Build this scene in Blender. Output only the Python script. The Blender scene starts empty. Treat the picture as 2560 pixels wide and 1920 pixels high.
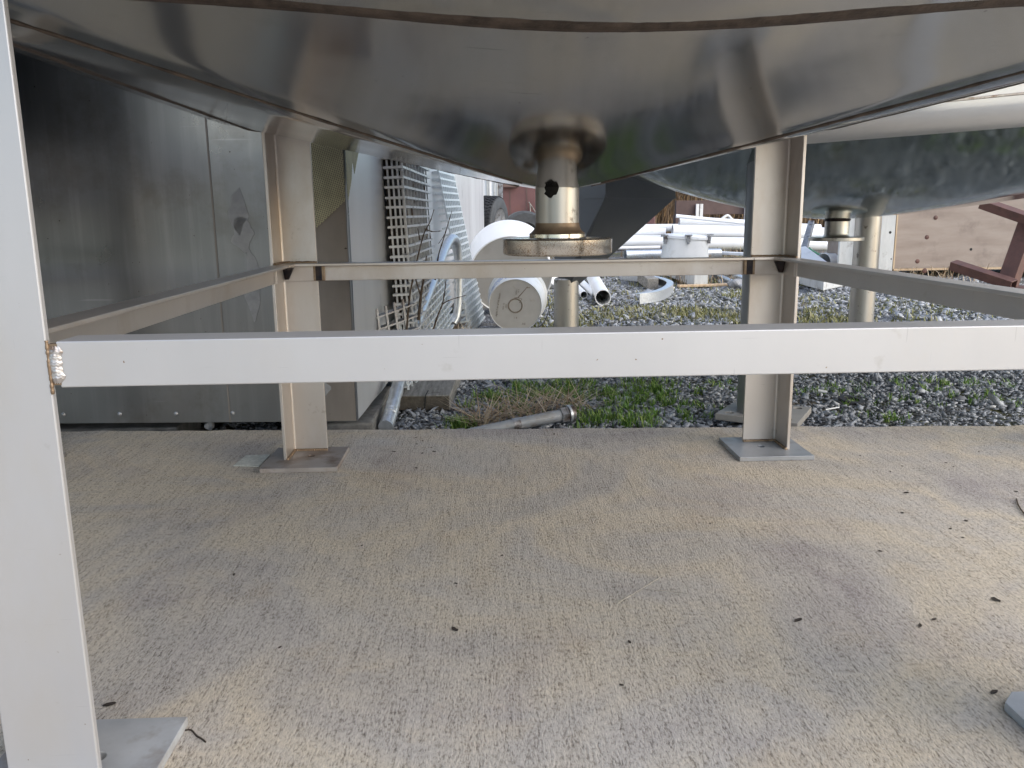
import bpy, bmesh, math, random
import numpy as np
from mathutils import Vector, Matrix
R = math.radians
S = bpy.context.scene
COL = S.collection
random.seed(7)
NR = np.random.default_rng(7)

# ------------------------------------------------------------------ camera, sky, sun, exposure
F_PX, PITCH, YAW, ROLL = 2092.64, .2004, .03125, -.01234
CAM = Vector((.41192, -.64516, .49159))
FW = Vector((math.sin(YAW)*math.cos(PITCH), math.cos(YAW)*math.cos(PITCH), -math.sin(PITCH)))
R0 = Vector((math.cos(YAW), -math.sin(YAW), 0)); U0 = R0.cross(FW)
RT = R0*math.cos(ROLL) + U0*math.sin(ROLL); UP = -R0*math.sin(ROLL) + U0*math.cos(ROLL)
cd = bpy.data.cameras.new('camera'); cam = bpy.data.objects.new('camera', cd); COL.objects.link(cam)
cam.matrix_world = Matrix(((RT.x, UP.x, -FW.x, CAM.x), (RT.y, UP.y, -FW.y, CAM.y), (RT.z, UP.z, -FW.z, CAM.z), (0, 0, 0, 1)))
cd.sensor_width = 36; cd.lens = F_PX/2560*36; cd.clip_start = .02; cd.clip_end = 2000
S.camera = cam
SUN_EL, SUN_AZ = R(30), R(122)          # azimuth clockwise from +y: behind the camera and to its right
w = bpy.data.worlds.new('World'); S.world = w; w.use_nodes = True
wn = w.node_tree; sky = wn.nodes.new('ShaderNodeTexSky'); sky.sky_type = 'NISHITA'; sky.sun_disc = False
sky.sun_elevation = SUN_EL; sky.sun_rotation = SUN_AZ; sky.dust_density = 1.2; sky.air_density = 1.0; sky.ozone_density = .6
bg = wn.nodes['Background']; bg.inputs[1].default_value = .15; wn.links.new(sky.outputs[0], bg.inputs[0])
sl = bpy.data.lights.new('sun', 'SUN'); sl.energy = 1.75; sl.angle = R(110); sl.color = (1, .965, .925)
so = bpy.data.objects.new('sun', sl); COL.objects.link(so)
sd = Vector((math.sin(SUN_AZ)*math.cos(SUN_EL), math.cos(SUN_AZ)*math.cos(SUN_EL), math.sin(SUN_EL)))
so.rotation_euler = sd.to_track_quat('Z', 'Y').to_euler(); so.location = (2, -6, 8)
S.view_settings.view_transform = 'Standard'; S.view_settings.look = 'None'
S.view_settings.exposure = .92; S.view_settings.gamma = 1
S.cycles.max_bounces = 10; S.cycles.glossy_bounces = 6

def at(u, v, D):
    """the point seen at photo pixel (u, v) at forward distance D"""
    d = FW + RT*((u-1280)/F_PX) + UP*((960-v)/F_PX)
    return CAM + d*D
def onz(u, v, z=-.05):
    d = FW + RT*((u-1280)/F_PX) + UP*((960-v)/F_PX); return CAM + d*((z-CAM.z)/d.z)
def ony(u, v, y):
    d = FW + RT*((u-1280)/F_PX) + UP*((960-v)/F_PX); return CAM + d*((y-CAM.y)/d.y)
GZ = -.05                                # gravel level (pad top is 0)

# ------------------------------------------------------------------ materials
class NT:
    def __init__(s, name):
        s.m = bpy.data.materials.new(name); s.m.use_nodes = True; s.t = s.m.node_tree
        s.b = s.t.nodes['Principled BSDF']
        s.co = s.t.nodes.new('ShaderNodeTexCoord').outputs['Object']
    def n(s, kind, **kw):
        x = s.t.nodes.new('ShaderNode'+kind)
        for k, v in kw.items(): setattr(x, k, v)
        return x
    def l(s, a, b): s.t.links.new(a, b)
    def mapping(s, scale, rot=(0, 0, 0), loc=(0, 0, 0)):
        m = s.n('Mapping'); m.inputs['Scale'].default_value = scale; m.inputs['Rotation'].default_value = rot
        m.inputs['Location'].default_value = loc; s.l(s.co, m.inputs[0]); return m.outputs[0]
    def noise(s, scale=5, detail=4, rough=.55, vec=None, dist=0):
        x = s.n('TexNoise'); x.inputs['Scale'].default_value = scale; x.inputs['Detail'].default_value = detail
        x.inputs['Roughness'].default_value = rough; x.inputs['Distortion'].default_value = dist
        s.l(vec or s.co, x.inputs['Vector']); return x.outputs['Fac']
    def ramp(s, fac, stops):
        x = s.n('ValToRGB'); e = x.color_ramp.elements
        while len(e) < len(stops): e.new(.5)
        for i, (p, c) in enumerate(stops):
            e[i].position = p; e[i].color = (*c, 1) if len(c) == 3 else c
        s.l(fac, x.inputs[0]); return x.outputs[0]
    def step(s, fac, a, b):
        x = s.n('MapRange'); x.inputs[1].default_value = a; x.inputs[2].default_value = b
        s.l(fac, x.inputs[0]); return x.outputs[0]
    def math(s, op, a, b):
        x = s.n('Math', operation=op)
        for i, v in enumerate((a, b)):
            if isinstance(v, (int, float)): x.inputs[i].default_value = v
            else: s.l(v, x.inputs[i])
        return x.outputs[0]
    def mix(s, fac, a, b, mode='MIX'):
        x = s.n('Mix', data_type='RGBA', blend_type=mode)
        for i, v in ((0, fac), (6, a), (7, b)):
            if isinstance(v, (int, float)): x.inputs[i].default_value = v
            elif isinstance(v, tuple): x.inputs[i].default_value = (*v, 1)
            else: s.l(v, x.inputs[i])
        return x.outputs[2]
    def bump(s, h, strength=.3, dist=.002):
        x = s.n('Bump'); x.inputs['Strength'].default_value = strength; x.inputs['Distance'].default_value = dist
        s.l(h, x.inputs['Height']); s.l(x.outputs[0], s.b.inputs['Normal'])
    def out(s, col=None, rough=None, metal=None, spec=None):
        for k, v in (('Base Color', col), ('Roughness', rough), ('Metallic', metal), ('Specular IOR Level', spec)):
            if v is None: continue
            if isinstance(v, (int, float)): s.b.inputs[k].default_value = v
            elif isinstance(v, tuple): s.b.inputs[k].default_value = (*v, 1)
            else: s.l(v, s.b.inputs[k])
        return s.m

def pmat(name, c1, c2, scale=8, stretch=(1, 1, 1), rough=.5, rvar=.1, metal=0., bump=0., bdist=.002, spots=None, dirt=None, fine=None, spec=None):
    t = NT(name); v = t.mapping(stretch)
    nz = t.noise(scale, 5, .6, v)
    col = t.ramp(nz, [(.3, c1), (.7, c2)])
    if dirt:                              # (colour, scale, lo, hi)
        col = t.mix(t.step(t.noise(dirt[1], 5, .65), dirt[2], dirt[3]), col, dirt[0])
    if spots:
        col = t.mix(t.step(t.noise(spots[1], 2, .5), spots[2], spots[2]+.03), col, spots[0])
    r = t.step(nz, .2, .8)
    rr = t.math('ADD', t.math('MULTIPLY', r, rvar*2), rough-rvar)
    if bump: t.bump(t.noise(fine or scale*3, 5, .6, v), bump, bdist)
    return t.out(col, rr, metal, spec)

M = {}
# stainless of the near stand: mill finish, matt
def stand_mat(name, c1, c2, dirt, amount, metal=.5, scratch=.3):
    t = NT(name)
    col = t.ramp(t.noise(5, 5, .6, t.mapping((1, 1, .3))), [(.3, c1), (.7, c2)])
    col = t.mix(t.math('MULTIPLY', t.step(t.noise(7, 6, .7, t.mapping((1, 1, .5), loc=(2, 1, 3))), .50, .72), amount), col, dirt)
    for sc_, lo in (((14, 500, 420), .735), ((420, 500, 16), .745)):
        col = t.mix(t.math('MULTIPLY', t.step(t.noise(1, 2, .5, t.mapping(sc_)), lo, lo+.03), scratch), col, tuple(k*.55 for k in c1))
    col = t.mix(t.step(t.noise(210, 2, .5), .77, .80), col, (.22, .15, .10))
    col = t.mix(t.math('MULTIPLY', t.step(t.noise(26, 4, .65), .66, .74), .5), col, tuple(k*.72 for k in dirt))
    t.bump(t.noise(140, 4), .06, .001)
    return t.out(col, t.math('ADD', t.math('MULTIPLY', t.noise(9, 5, .6), .2), .32), metal)
M['stand'] = stand_mat('stand_steel', (.47, .465, .47), (.535, .525, .525), (.50, .47, .43), .5)
M['stand_back'] = stand_mat('stand_steel_warm_bounce', (.51, .47, .44), (.58, .54, .51), (.42, .345, .275), .6, .82, .4)  # warm light off the concrete put into the colour; brown freckles are dirt
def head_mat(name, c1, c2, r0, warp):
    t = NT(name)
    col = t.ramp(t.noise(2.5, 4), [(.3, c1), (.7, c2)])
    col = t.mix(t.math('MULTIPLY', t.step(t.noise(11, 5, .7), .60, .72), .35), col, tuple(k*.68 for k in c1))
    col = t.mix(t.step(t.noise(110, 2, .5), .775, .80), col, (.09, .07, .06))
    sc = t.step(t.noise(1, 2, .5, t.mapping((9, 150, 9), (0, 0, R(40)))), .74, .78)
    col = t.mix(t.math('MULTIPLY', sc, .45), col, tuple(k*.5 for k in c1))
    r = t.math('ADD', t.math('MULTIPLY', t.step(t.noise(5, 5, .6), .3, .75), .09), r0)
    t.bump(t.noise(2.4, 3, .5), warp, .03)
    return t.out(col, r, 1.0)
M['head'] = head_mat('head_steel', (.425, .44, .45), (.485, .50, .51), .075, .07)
M['head2'] = head_mat('head_steel_far', (.43, .48, .45), (.51, .56, .53), .07, .11)  # green of the reflected grass is put into this base colour
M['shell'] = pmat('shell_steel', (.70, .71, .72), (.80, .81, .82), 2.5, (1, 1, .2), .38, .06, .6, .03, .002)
M['weld'] = pmat('weld_brown', (.045, .034, .028), (.13, .098, .078), 60, (1, 1, 1), .5, .1, .5, .5, .003)
M['bead'] = pmat('weld_bead', (.40, .365, .345), (.56, .53, .51), 90, (1, 1, 1), .36, .05, .7, .3, .001, dirt=((.24, .17, .12), 70, .52, .66))
M['burn'] = pmat('burnt_weld', (.012, .014, .022), (.05, .035, .03), 80, (1, 1, 1), .35, .08, .7, .3, .001)
M['heat'] = pmat('heat_tint', (.16, .10, .06), (.34, .26, .18), 60, (1, 1, 1), .4, .08, .7)
M['plate'] = pmat('plate_steel', (.36, .375, .395), (.50, .515, .53), 14, (1, 1, 1), .45, .1, .3, .06, .001, dirt=((.28, .235, .20), 10, .50, .66), fine=200)
M['plate_brown'] = pmat('plate_steel_stained', (.25, .22, .20), (.36, .33, .31), 16, (1, 1, 1), .5, .1, .3, .06, .001, dirt=((.17, .125, .095), 14, .48, .64), fine=200)
M['plate_grey'] = pmat('plate_steel_grey', (.27, .28, .295), (.36, .37, .385), 14, (1, 1, 1), .45, .1, .4, .06, .001, dirt=((.22, .195, .175), 10, .54, .7), fine=200)
M['nozzle'] = pmat('nozzle_steel', (.40, .38, .355), (.52, .50, .47), 20, (1, 1, .15), .36, .06, .9, .05, .001, dirt=((.20, .18, .16), 35, .60, .68))
def topface(t):                          # rust film lying on the upward faces
    sx_ = t.n('SeparateXYZ'); t.l(t.n('NewGeometry').outputs['Normal'], sx_.inputs[0])
    return t.math('MULTIPLY', t.step(sx_.outputs[2], .35, .8), t.step(t.noise(60, 4, .7), .25, .5))
M['flange'] = (lambda t: t.out(
    t.mix(topface(t), t.mix(t.math('MULTIPLY', t.step(t.noise(620, 3, .6), .50, .62), t.step(t.noise(16, 3), .36, .54)), t.ramp(t.noise(14, 4), [(.35, (.52, .47, .40)), (.65, (.66, .63, .58))]), (.26, .175, .105)), (.135, .09, .058)),
    t.math('ADD', t.math('MULTIPLY', t.noise(400, 4, .7), .25), .08), .95))(NT('flange_steel'))
M['rust_film'] = pmat('rust_film', (.17, .115, .075), (.30, .215, .14), 40, (1, 1, 1), .45, .1, .6, .2, .001)
M['tar'] = pmat('tar', (.008, .008, .008), (.02, .018, .016), 80, (1, 1, 1), .85, .05, 0, spec=.1)
M['black'] = pmat('dark_hole', (.01, .01, .01), (.02, .02, .02), 30, rough=.8)
# bodywork of the trailer; front darkened in colour for the shade it reflects
t = NT('shade_toned_aluminium')
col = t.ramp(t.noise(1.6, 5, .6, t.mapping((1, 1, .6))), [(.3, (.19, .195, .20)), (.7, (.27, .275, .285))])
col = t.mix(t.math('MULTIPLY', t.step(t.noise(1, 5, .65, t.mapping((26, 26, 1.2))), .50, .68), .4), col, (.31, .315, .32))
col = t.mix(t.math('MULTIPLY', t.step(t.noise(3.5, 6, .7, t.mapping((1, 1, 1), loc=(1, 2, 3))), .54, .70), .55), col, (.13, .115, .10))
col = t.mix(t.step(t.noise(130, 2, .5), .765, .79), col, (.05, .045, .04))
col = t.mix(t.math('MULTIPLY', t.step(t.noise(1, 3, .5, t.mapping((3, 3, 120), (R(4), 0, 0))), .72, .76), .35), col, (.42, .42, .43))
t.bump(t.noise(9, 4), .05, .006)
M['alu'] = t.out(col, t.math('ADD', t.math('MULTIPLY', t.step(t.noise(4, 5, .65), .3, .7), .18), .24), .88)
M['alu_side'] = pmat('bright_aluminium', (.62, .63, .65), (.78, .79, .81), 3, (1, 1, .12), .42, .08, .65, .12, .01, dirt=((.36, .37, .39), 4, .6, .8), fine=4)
M['galv_trim'] = pmat('dirty_trim', (.185, .165, .15), (.26, .235, .215), 12, (1, 1, .4), .55, .08, .5, .08, .002,
                      spots=((.06, .05, .045), 90, .74), dirt=((.33, .32, .31), 5, .62, .72))
M['oxide'] = pmat('pale_oxide', (.22, .225, .235), (.33, .335, .345), 40, rough=.7)
M['galv'] = pmat('galvanised', (.52, .55, .58), (.70, .73, .76), 70, (1, 1, 1), .38, .08, .7, .05, .001)
M['galv_dark'] = pmat('galvanised_old', (.24, .24, .25), (.42, .43, .45), 25, (1, 1, 1), .5, .08, .6, .1, .001, dirt=((.10, .075, .06), 18, .5, .65))
M['grate'] = pmat('grating_zinc', (.72, .76, .78), (.84, .88, .90), 30, (1, 1, 1), .42, .08, .5)
M['grate_dark'] = pmat('grating_worn', (.56, .57, .58), (.74, .75, .76), 30, (1, 1, 1), .45, .08, .55, dirt=((.16, .12, .09), 22, .55, .7))
M['gap_shade'] = pmat('stack_shade', (.012, .009, .007), (.03, .02, .015), 20, rough=.9)  # near-black fill standing for shade inside the grating stack
M['mesh'] = pmat('brass_mesh', (.40, .38, .26), (.56, .54, .38), 30, rough=.5, metal=.4)
M['pvc'] = pmat('white_pvc', (.86, .87, .88), (.92, .93, .94), 4, rough=.35, rvar=.05, dirt=((.62, .62, .60), 6, .62, .8))
M['white'] = pmat('white_plastic', (.72, .72, .71), (.80, .80, .79), 5, rough=.45, dirt=((.55, .53, .48), 9, .6, .8))
M['drum_face'] = pmat('drum_shade_tub_grey', (.42, .41, .39), (.48, .47, .45), 5, rough=.5, dirt=((.36, .34, .31), 8, .55, .8))  # on the drum, shade put into the colour; on the tub, its own grey
M['bucket'] = pmat('bucket_plastic', (.74, .74, .73), (.82, .82, .81), 8, rough=.4, dirt=((.55, .50, .42), 12, .6, .75))
M['bucket_base'] = pmat('bucket_base', (.52, .50, .47), (.60, .58, .55), 14, rough=.5, dirt=((.45, .40, .33), 16, .6, .72))
M['ink'] = pmat('brown_ink', (.20, .155, .11), (.28, .22, .16), 30, rough=.6)
M['blue_ink'] = pmat('blue_ink', (.16, .25, .50), (.26, .36, .62), 30, rough=.5)
M['conduit_grey'] = pmat('conduit_grey', (.27, .285, .30), (.36, .375, .39), 40, rough=.55, metal=.15, dirt=((.24, .22, .19), 20, .55, .75))
M['tyre'] = pmat('tyre_rubber', (.035, .038, .042), (.07, .075, .08), 20, rough=.7)
M['maroon'] = pmat('maroon_paint', (.105, .045, .045), (.14, .062, .06), 4, rough=.45, dirt=((.14, .06, .05), 6, .55, .75))
M['yellow'] = pmat('ochre_rag', (.45, .28, .08), (.55, .38, .14), 12, rough=.8)
M['rust'] = pmat('red_oxide_steel', (.085, .038, .03), (.155, .072, .054), 9, rough=.6, bump=.2, dirt=((.09, .045, .035), 14, .55, .7))
M['dark_beam'] = pmat('brown_beam', (.08, .05, .045), (.13, .085, .075), 6, rough=.7)
M['timber'] = pmat('grey_timber', (.13, .12, .105), (.36, .345, .315), 16, (6, .5, 6), .85, .05, 0, .6, .004, dirt=((.10, .085, .07), 20, .6, .75))
M['timber_end'] = pmat('timber_end', (.055, .047, .036), (.13, .112, .088), 25, (2, 2, 2), .9, .05, 0, .6, .004)
M['plywood'] = pmat('plywood', (.27, .215, .18), (.36, .30, .255), 5, (.6, 3, 3), .75, .05, 0, .05, .002, dirt=((.22, .175, .15), 5, .55, .75))
M['board_white'] = pmat('weathered_board', (.50, .51, .50), (.64, .65, .64), 6, (4, 4, .8), .8, .05, 0, .1, .002, dirt=((.30, .28, .25), 9, .58, .72))
M['board_tan'] = pmat('raw_wood', (.42, .29, .17), (.60, .46, .31), 10, (5, 5, .5), .8, .05, 0, .2, .003)
M['hopper'] = pmat('dark_sheet', (.16, .17, .185), (.21, .22, .235), 2.5, rough=.45, rvar=.05, metal=.4)
M['green'] = pmat('green_hose', (.02, .16, .09), (.03, .22, .13), 10, rough=.5)
M['twig'] = pmat('twig_bark', (.05, .035, .025), (.11, .08, .055), 40, rough=.9)
M['leaf'] = pmat('dead_leaf', (.018, .014, .011), (.06, .042, .03), 60, rough=.9)
M['brush'] = pmat('dry_brush', (.20, .125, .07), (.46, .30, .17), 3, rough=.9)
M['concrete_old'] = pmat('old_concrete', (.13, .125, .115), (.26, .25, .235), 30, rough=.95, bump=.6, bdist=.004)
M['blackpaint'] = pmat('dark_rubber', (.02, .02, .022), (.04, .04, .042), 20, rough=.7)

# broom-finished concrete pad
t = NT('broomed_concrete')
g1 = t.noise(1, 6, .72, t.mapping((420, 130, 60), (0, 0, R(1.2))))
g2 = t.noise(1, 4, .65, t.mapping((170, 14, 20), (0, 0, R(-1))))
g3 = t.noise(1, 3, .6, t.mapping((34, 1.6, 5)))
grit = t.noise(520, 3, .7)
blot = t.noise(2.5, 5, .58, t.mapping((1, 1, 1), loc=(.35, .2, 0)), dist=.7)
col = t.ramp(blot, [(.27, (.40, .36, .345)), (.41, (.53, .485, .43)), (.52, (.63, .55, .435)), (.59, (.57, .515, .445)), (.72, (.53, .51, .485))])
blot2 = t.noise(1.4, 4, .55, t.mapping((1, 1, 1), loc=(3, 7, 1)), dist=.5)
col = t.mix(t.math('MULTIPLY', t.step(blot2, .46, .68), .35), col, (.53, .515, .50))
col = t.mix(t.math('MULTIPLY', t.step(t.noise(4.2, 5, .62, t.mapping((1, 1, 1), loc=(9, 2, 4)), dist=.5), .53, .70), .5), col, (.385, .335, .325))
col = t.mix(t.math('MULTIPLY', t.step(t.noise(6.5, 5, .6, t.mapping((1, 1, 1), loc=(2, 9, 4))), .57, .70), .4), col, (.56, .455, .32))
grain = t.math('ADD', t.math('ADD', t.math('MULTIPLY', g1, .68), t.math('MULTIPLY', g2, .26)), t.math('MULTIPLY', g3, .06))
col = t.mix(1.0, col, t.ramp(grain, [(.36, (.22, .20, .185)), (.445, (.68, .665, .65)), (.50, (.95, .945, .94)), (.57, (1.07, 1.065, 1.06)), (.66, (1.30, 1.29, 1.28))]), 'MULTIPLY')
col = t.mix(t.math('MULTIPLY', t.step(grit, .60, .74), .45), col, (.17, .15, .14))
col = t.mix(t.math('MULTIPLY', t.step(t.noise(300, 2, .5, t.mapping((1, 1, 1), loc=(5, 1, 2))), .66, .74), .5), col, (.70, .68, .65))
scr2 = t.math('MULTIPLY', t.step(t.noise(60, 5, .75, t.mapping((1, 1, 1), loc=(1, 5, 2))), .50, .66), t.step(t.noise(1, 2, .5, t.mapping((2.2, 8, 3), (0, 0, R(35)))), .63, .70))
col = t.mix(t.math('MULTIPLY', scr2, .35), col, (.66, .64, .62))
t.bump(t.math('ADD', grain, t.math('MULTIPLY', grit, .2)), .9, .006)
M['pad'] = t.out(col, .9, 0., .2)
t = NT('pale_mortar')
gg = t.noise(160, 5, .7)
M['mortar'] = t.out(t.ramp(gg, [(.35, (.40, .40, .35)), (.65, (.60, .60, .54))]), .9, 0., .2)

# slate gravel ground with moss and dry patches
t = NT('slate_gravel')
vo = t.n('TexVoronoi', feature='F1'); vo.inputs['Scale'].default_value = 55; t.l(t.mapping((1, 1, 1)), vo.inputs['Vector'])
vd = t.n('TexVoronoi', feature='DISTANCE_TO_EDGE'); vd.inputs['Scale'].default_value = 55; t.l(t.mapping((1, 1, 1)), vd.inputs['Vector'])
sp = t.n('SeparateColor'); t.l(vo.outputs['Color'], sp.inputs[0])
col = t.ramp(sp.outputs[0], [(0, (.11, .12, .135)), (.6, (.25, .265, .29)), (1, (.42, .43, .45))])
col = t.mix(t.step(vd.outputs['Distance'], .12, .02), col, (.03, .03, .032))
mo = t.math('MULTIPLY', t.step(t.noise(1.1, 5, .65, dist=.5), .50, .60), t.step(t.noise(26, 4, .7), .40, .56))
col = t.mix(mo, col, t.ramp(t.noise(9, 3), [(.3, (.085, .115, .02)), (.7, (.26, .25, .06))]))
col = t.mix(t.math('MULTIPLY', t.step(t.noise(2.3, 5, .7, t.mapping((1, 1, 1), loc=(4, 4, 0))), .52, .62), .8), col, (.24, .20, .15))
t.bump(t.math('ADD', sp.outputs[1], t.math('MULTIPLY', t.step(vd.outputs['Distance'], 0, .2), .7)), .8, .012)
M['ground'] = t.out(col, .85, 0., .3)
t = NT('slate_shards')
gi = t.n('NewGeometry')
col = t.ramp(gi.outputs['Random Per Island'], [(0, (.20, .21, .225)), (.5, (.31, .325, .35)), (.85, (.42, .435, .46)), (1, (.56, .56, .55))])
t.bump(t.noise(90, 4), .3, .003); M['stones'] = t.out(col, .6, 0., .45)
def blades(name, a, b, c):
    t = NT(name); gi = t.n('NewGeometry')
    t.b.inputs['Subsurface Weight'].default_value = 0
    return t.out(t.ramp(gi.outputs['Random Per Island'], [(0, a), (.55, b), (1, c)]), .6, 0., .3)
M['grass'] = blades('grass_blades', (.06, .13, .022), (.16, .30, .055), (.36, .44, .13))
M['straw'] = blades('straw_blades', (.20, .115, .06), (.42, .32, .20), (.62, .53, .40))
M['moss'] = blades('moss_tufts', (.10, .11, .03), (.24, .24, .08), (.40, .36, .22))
M['brushb'] = blades('brush_stems', (.11, .075, .05), (.24, .165, .105), (.52, .34, .17))

# ------------------------------------------------------------------ mesh building
class MB:
    def __init__(s): s.v = []; s.f = []; s.mi = []
    def add(s, vs, fs, mi=0):
        o = len(s.v); s.v += [tuple(x) for x in vs]; s.f += [[i+o for i in f] for f in fs]; s.mi += [mi]*len(fs); return s
    def box(s, c, size, rot=None, mi=0):
        x, y, z = (k/2 for k in size); c = Vector(c)
        vs = [Vector((a*x, b*y, d*z)) for d in (-1, 1) for b in (-1, 1) for a in (-1, 1)]
        if rot is not None: vs = [rot @ k for k in vs]
        return s.add([k+c for k in vs], [(0, 2, 3, 1), (4, 5, 7, 6), (0, 1, 5, 4), (2, 6, 7, 3), (0, 4, 6, 2), (1, 3, 7, 5)], mi)
    def b2(s, a, b, mi=0):
        return s.box([(p+q)/2 for p, q in zip(a, b)], [abs(q-p) for p, q in zip(a, b)], None, mi)
    def bar(s, p, q, wd, ht, up=(0, 0, 1), mi=0):
        p, q = Vector(p), Vector(q); d = (q-p).normalized(); u = Vector(up); sx = d.cross(u).normalized(); u = sx.cross(d)
        vs = [e + sx*(a*wd/2) + u*(b*ht/2) for e in (p, q) for b in (-1, 1) for a in (-1, 1)]
        return s.add(vs, [(0, 2, 3, 1), (4, 5, 7, 6), (0, 1, 5, 4), (2, 6, 7, 3), (0, 4, 6, 2), (1, 3, 7, 5)], mi)
    def tube(s, path, r, n=12, cap=True, mi=0):
        P = [Vector(p) for p in path]; rs = r if isinstance(r, (list, tuple)) else [r]*len(P)
        rings = []; ref = None
        for i, p in enumerate(P):
            d = (P[min(i+1, len(P)-1)]-P[max(i-1, 0)]).normalized()
            if ref is None: ref = d.orthogonal().normalized()
            ref = (ref-d*ref.dot(d)).normalized(); b = d.cross(ref)
            rings.append([p+(ref*math.cos(k*2*math.pi/n)+b*math.sin(k*2*math.pi/n))*rs[i] for k in range(n)])
        vs = [x for q in rings for x in q]; fs = []
        for i in range(len(P)-1):
            for k in range(n): fs.append((i*n+k, i*n+(k+1) % n, (i+1)*n+(k+1) % n, (i+1)*n+k))
        if cap: fs += [tuple(range(n))[::-1], tuple((len(P)-1)*n+k for k in range(n))]
        return s.add(vs, fs, mi)
    def pipe(s, p, q, r, wall, n=28, mi=0):
        p, q = Vector(p), Vector(q); d = (q-p).normalized(); a = d.orthogonal().normalized(); b = d.cross(a); vs = []
        for e, rr in ((p, r), (q, r), (q, r-wall), (p, r-wall)):
            vs += [e+(a*math.cos(k*2*math.pi/n)+b*math.sin(k*2*math.pi/n))*rr for k in range(n)]
        fs = [(i*n+k, i*n+(k+1) % n, ((i+1) % 4)*n+(k+1) % n, ((i+1) % 4)*n+k) for i in range(4) for k in range(n)]
        return s.add(vs, fs, mi)
    def lathe(s, prof, o=(0, 0, 0), axis=(0, 0, 1), n=48, mi=0):
        o = Vector(o); ax = Vector(axis).normalized(); a = Vector((1, 0, 0)) if abs(ax.z) > .9 else ax.orthogonal().normalized()
        a = (a-ax*a.dot(ax)).normalized(); b = ax.cross(a); vs = []
        for r, h in prof: vs += [o+ax*h+(a*math.cos(k*2*math.pi/n)+b*math.sin(k*2*math.pi/n))*r for k in range(n)]
        fs = [(i*n+k, i*n+(k+1) % n, (i+1)*n+(k+1) % n, (i+1)*n+k) for i in range(len(prof)-1) for k in range(n)]
        return s.add(vs, fs, mi)
    def prism(s, poly, off, mi=0):
        n = len(poly); P = [Vector(p) for p in poly]; o = Vector(off)
        return s.add(P+[p+o for p in P], [tuple(range(n))[::-1], tuple(range(n, 2*n))]+[(k, (k+1) % n, n+(k+1) % n, n+k) for k in range(n)], mi)
    def build(s, name, mats, parent=None, smooth=None, bevel=0, seg=2, recalc=True):
        me = bpy.data.meshes.new(name); off = Vector(parent['_o']) if parent is not None else Vector((0, 0, 0))
        me.from_pydata([Vector(v)-off for v in s.v], [], s.f)
        if recalc:
            bm = bmesh.new(); bm.from_mesh(me); bmesh.ops.recalc_face_normals(bm, faces=bm.faces); bm.to_mesh(me); bm.free()
        for m in (mats if isinstance(mats, (list, tuple)) else [mats]): me.materials.append(M[m])
        if any(s.mi): me.polygons.foreach_set('material_index', s.mi)
        o = bpy.data.objects.new(name, me); COL.objects.link(o)
        if parent is not None:
            o.parent = parent; o['_o'] = list(off)
        else: o['_o'] = [0, 0, 0]
        if smooth is not None:
            me.polygons.foreach_set('use_smooth', [True]*len(me.polygons))
            if smooth < 180:
                try: me.set_sharp_from_angle(angle=R(smooth))
                except Exception: pass
        if bevel:
            b = o.modifiers.new('bevel', 'BEVEL'); b.width = bevel; b.segments = seg; b.limit_method = 'ANGLE'; b.angle_limit = R(40)
            b.harden_normals = False
        return o
def thing(name, label, cat, loc=(0, 0, 0), group=None):
    o = bpy.data.objects.new(name, None); COL.objects.link(o); o.location = loc; o['_o'] = list(loc); o.empty_display_size = .05
    o['label'] = label; o['category'] = cat
    if group: o['group'] = group
    return o
def tag(o, label, cat, group=None):
    o['label'] = label; o['category'] = cat
    if group: o['group'] = group
    return o
def kind(o, k, label=None):
    o['kind'] = k
    if label: o['label'] = label
    return o
def drill(o, cutters):
    """cut round holes (centre, axis, radius, half length) in a mesh"""
    mb = MB()
    for c, ax, r, h in cutters:
        ax = Vector(ax); mb.tube([Vector(c)-ax*h, Vector(c)+ax*h], r, 20)
    k = mb.build('hole_cutter', 'black'); off = Vector(o['_o']); k.data.transform(Matrix.Translation(-off)); 
    if o.parent: k.parent = o.parent
    m = o.modifiers.new('holes', 'BOOLEAN'); m.object = k; m.operation = 'DIFFERENCE'; m.solver = 'EXACT'
    bpy.context.view_layer.update()
    dg = bpy.context.evaluated_depsgraph_get(); me = bpy.data.meshes.new_from_object(o.evaluated_get(dg))
    o.modifiers.clear(); o.data = me; bpy.data.objects.remove(k)
def rawmesh(name, V, Fq, mat, loopn=4, smooth=False):
    me = bpy.data.meshes.new(name); nf = len(Fq)
    me.vertices.add(len(V)); me.vertices.foreach_set('co', np.asarray(V, np.float32).ravel())
    me.loops.add(nf*loopn); me.loops.foreach_set('vertex_index', np.asarray(Fq, np.int32).ravel())
    me.polygons.add(nf); me.polygons.foreach_set('loop_start', np.arange(0, nf*loopn, loopn, dtype=np.int32))
    me.polygons.foreach_set('loop_total', np.full(nf, loopn, np.int32)); me.update(calc_edges=True); me.validate()
    me.materials.append(M[mat]); o = bpy.data.objects.new(name, me); COL.objects.link(o)
    if smooth: me.polygons.foreach_set('use_smooth', [True]*nf)
    return o

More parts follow.
